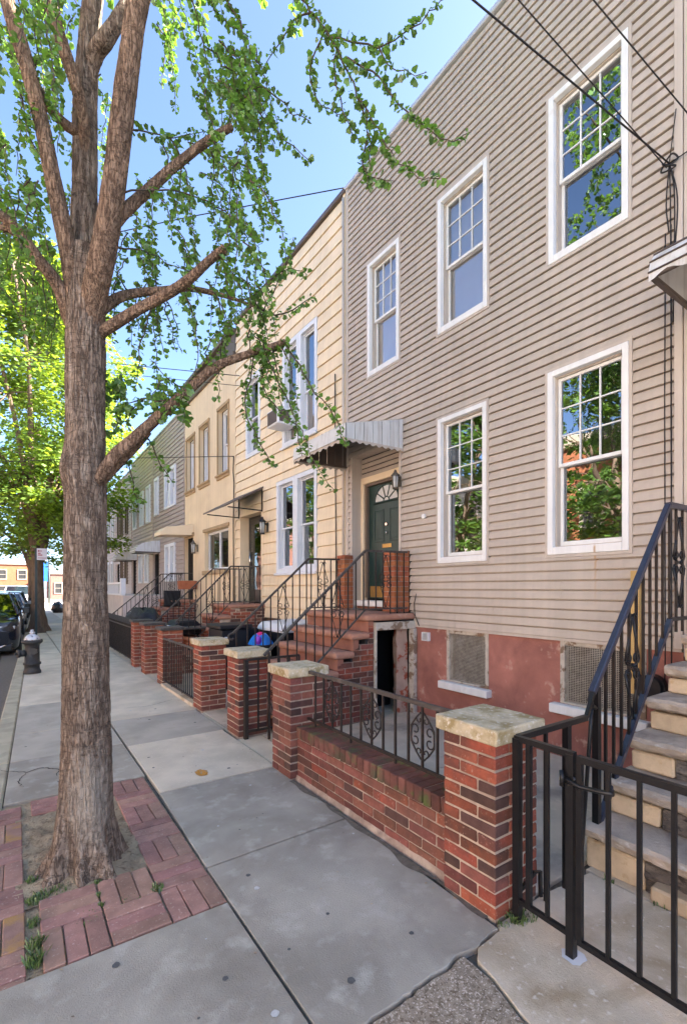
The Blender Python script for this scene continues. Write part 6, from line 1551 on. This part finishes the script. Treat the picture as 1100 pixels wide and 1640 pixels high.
# crown above the picture
for _ in range(330):
    a = rng.uniform(0, 6.283); r_ = 2.3*math.sqrt(rng.random()); z = rng.uniform(5.6, 10.6); r_ *= (1-.55*max(0, (z-7.5)/3.2))
    p = Vector((.4+r_*math.cos(a), 3.3+r_*math.sin(a), z))
    out_ = Vector((math.cos(a), math.sin(a), 0))
    w_ = pix
    k_ = (p.x*DV[0]+p.y*DV[1])
    if k_ > .5:
        v_ = 942-760*(p.z-.8-CAM_Z)/k_; u_ = 550+760*(p.x*DV[1]-p.y*DV[0])/k_
        if v_ > -30 and -30 < u_ < 1130: continue
    leafy([p, p+out_*.2+Vector((0, 0, -.12)), p+out_*.32+Vector((rng.gauss(0, .1), rng.gauss(0, .1), -.4)), p+out_*.36+Vector((rng.gauss(0, .15), rng.gauss(0, .15), -.75))], .004, .05, .058, 3.4)
for _ in range(26):
    a = rng.uniform(0, 6.283); z = rng.uniform(5.2, 7.5); e = rng.uniform(1.2, 2.2)
    p0 = Vector((.38, 3.3, z)); p1 = p0+Vector((math.cos(a)*e, math.sin(a)*e, rng.uniform(.8, 2.2)))
    kk = p1.x*DV[0]+p1.y*DV[1]
    if kk > .3 and 942-760*(p1.z-CAM_Z)/kk > -120: continue
    thin.tube(catmull([p0, p0.lerp(p1, .5)+Vector((0, 0, .25)), p1], 8), [.03-.003*i for i in range(9)], 5)
o = thin.build('twigs', M['twig'], G); o['kind'] = 'stuff'
o = leaves.build('foliage', M['ginkgo'], G); o['kind'] = 'stuff'
# --- street trees
def street_tree(x, y, label, H_=14.0, rad=3.6, zc0=3.4, seed=1, m=None, nclump=190, per=150, leaf_s=.13, trunk_r=.30, twin=True, group='street trees', forkz=3.2):
    rr = random.Random(seed)
    t = thing('street_tree', label, 'tree', (x, y, 0), group=group)
    b = barked([(x, y, -.1), (x-.02, y, .8), (x-.03, y, 1.8), (x-.05, y, forkz)], [trunk_r*1.05, trunk_r*.92, trunk_r*.86, trunk_r*.84], 36, 50, .012, seed*7, 6, (.30, .22))
    b.build('trunk', M['bark_far'], t)
    tips = []
    nl = 7
    for k in range(nl):
        a = 2*math.pi*k/nl+rr.uniform(-.3, .3); e = rad*rr.uniform(.35, .75); z2 = rr.uniform(.45, .92)*H_
        P = [Vector((x+.08*math.cos(a), y+.08*math.sin(a), forkz-.5)), Vector((x+e*.25*math.cos(a), y+e*.25*math.sin(a), forkz+(z2-forkz)*.35)), Vector((x+e*.65*math.cos(a+.2), y+e*.65*math.sin(a+.2), forkz+(z2-forkz)*.7)), Vector((x+e*math.cos(a+.1), y+e*math.sin(a+.1), z2))]
        MB().tube(catmull(P, 14), [trunk_r*.5*(1-.85*i/14)+.02 for i in range(15)], 8).build('limb', M['bark_far'], t); tips += P[1:]
    f = MB(); tw = MB()
    for _ in range(nclump):
        a = rr.uniform(0, 6.283); s_ = rr.random()**.6
        h = rr.random(); z = zc0+(H_-zc0)*h
        prof = math.sin(math.pi*min(1, .22+.78*h))**.7 if h > .1 else .75
        R_ = rad*max(.12, prof)*s_*rr.uniform(.75, 1.08)
        c = Vector((x+R_*math.cos(a), y+R_*math.sin(a), z))
        cr = rr.uniform(.45, .95)*rad/3.6; out_ = Vector((math.cos(a), math.sin(a), -.1))
        tip = min(tips, key=lambda p: (p-c).length)
        if (tip-c).length < 3: tw.tube([tip, tip.lerp(c, .5)+Vector((0, 0, .12)), c], [.03, .02, .008], 4, cap=False)
        for _ in range(int(per*rr.uniform(.6, 1.3))):
            d = Vector((rr.gauss(0, 1), rr.gauss(0, 1), rr.gauss(0, .5))); d = d.normalized()*cr*rr.random()**.45
            p = c+d; p.z -= .25*(d.x*d.x+d.y*d.y)
            nrm = Vector((rr.gauss(0, .55)+out_.x*.3, rr.gauss(0, .55)+out_.y*.3, 1)).normalized()
            u = nrm.orthogonal().normalized(); ang = rr.uniform(0, 6.283); v_ = nrm.cross(u); u2 = u*math.cos(ang)+v_*math.sin(ang); v2 = nrm.cross(u2)
            s2 = leaf_s*rr.uniform(.6, 1.25)
            n = len(f.v); f.v += [tuple(p-u2*s2*.5), tuple(p+v2*s2*.5-nrm*s2*.12), tuple(p+u2*s2*.6-nrm*s2*.1), tuple(p-v2*s2*.5-nrm*s2*.12)]; f.f.append((n, n+1, n+2, n+3)); f.sm.append(False)
    o = f.build('foliage', m or M['maple'], t); o['kind'] = 'stuff'; o = tw.build('twigs', M['bark_far'], t); o['kind'] = 'stuff'
    return t
street_tree(.74, 21.6, 'big bright green street tree behind the parking sign', H_=14.5, rad=4.0, seed=3, nclump=260, per=170, leaf_s=.15, trunk_r=.23)
ta = street_tree(.9, 36, 'second street tree farther up the pavement', H_=12, rad=3.4, seed=5, nclump=110, per=110, leaf_s=.2, m=M['maple2'], trunk_r=.24)
street_tree(-9.3, 8.5, 'street tree on the opposite pavement, nearest', H_=12.5, rad=3.4, seed=8, nclump=110, per=120, leaf_s=.19, m=M['maple2'], trunk_r=.22, group='street trees on the other side')
def copy_tree(src, loc, rz, label):
    r_ = src.copy(); COL.objects.link(r_); r_.location = loc; r_.rotation_euler = (0, 0, rz); r_['label'] = label
    for c in src.children:
        d = c.copy(); COL.objects.link(d); d.parent = r_
    return r_
src = bpy.data.objects['street_tree.002']
copy_tree(src, (-9.4, 16.5, 0), 2.1, 'street tree on the opposite pavement, second one up')
copy_tree(src, (-9.5, 30, 0), 4.0, 'street tree on the opposite pavement, third one up')
copy_tree(ta, (-9.5, 50, 0), 1.0, 'far street tree on the opposite pavement beyond the cars')
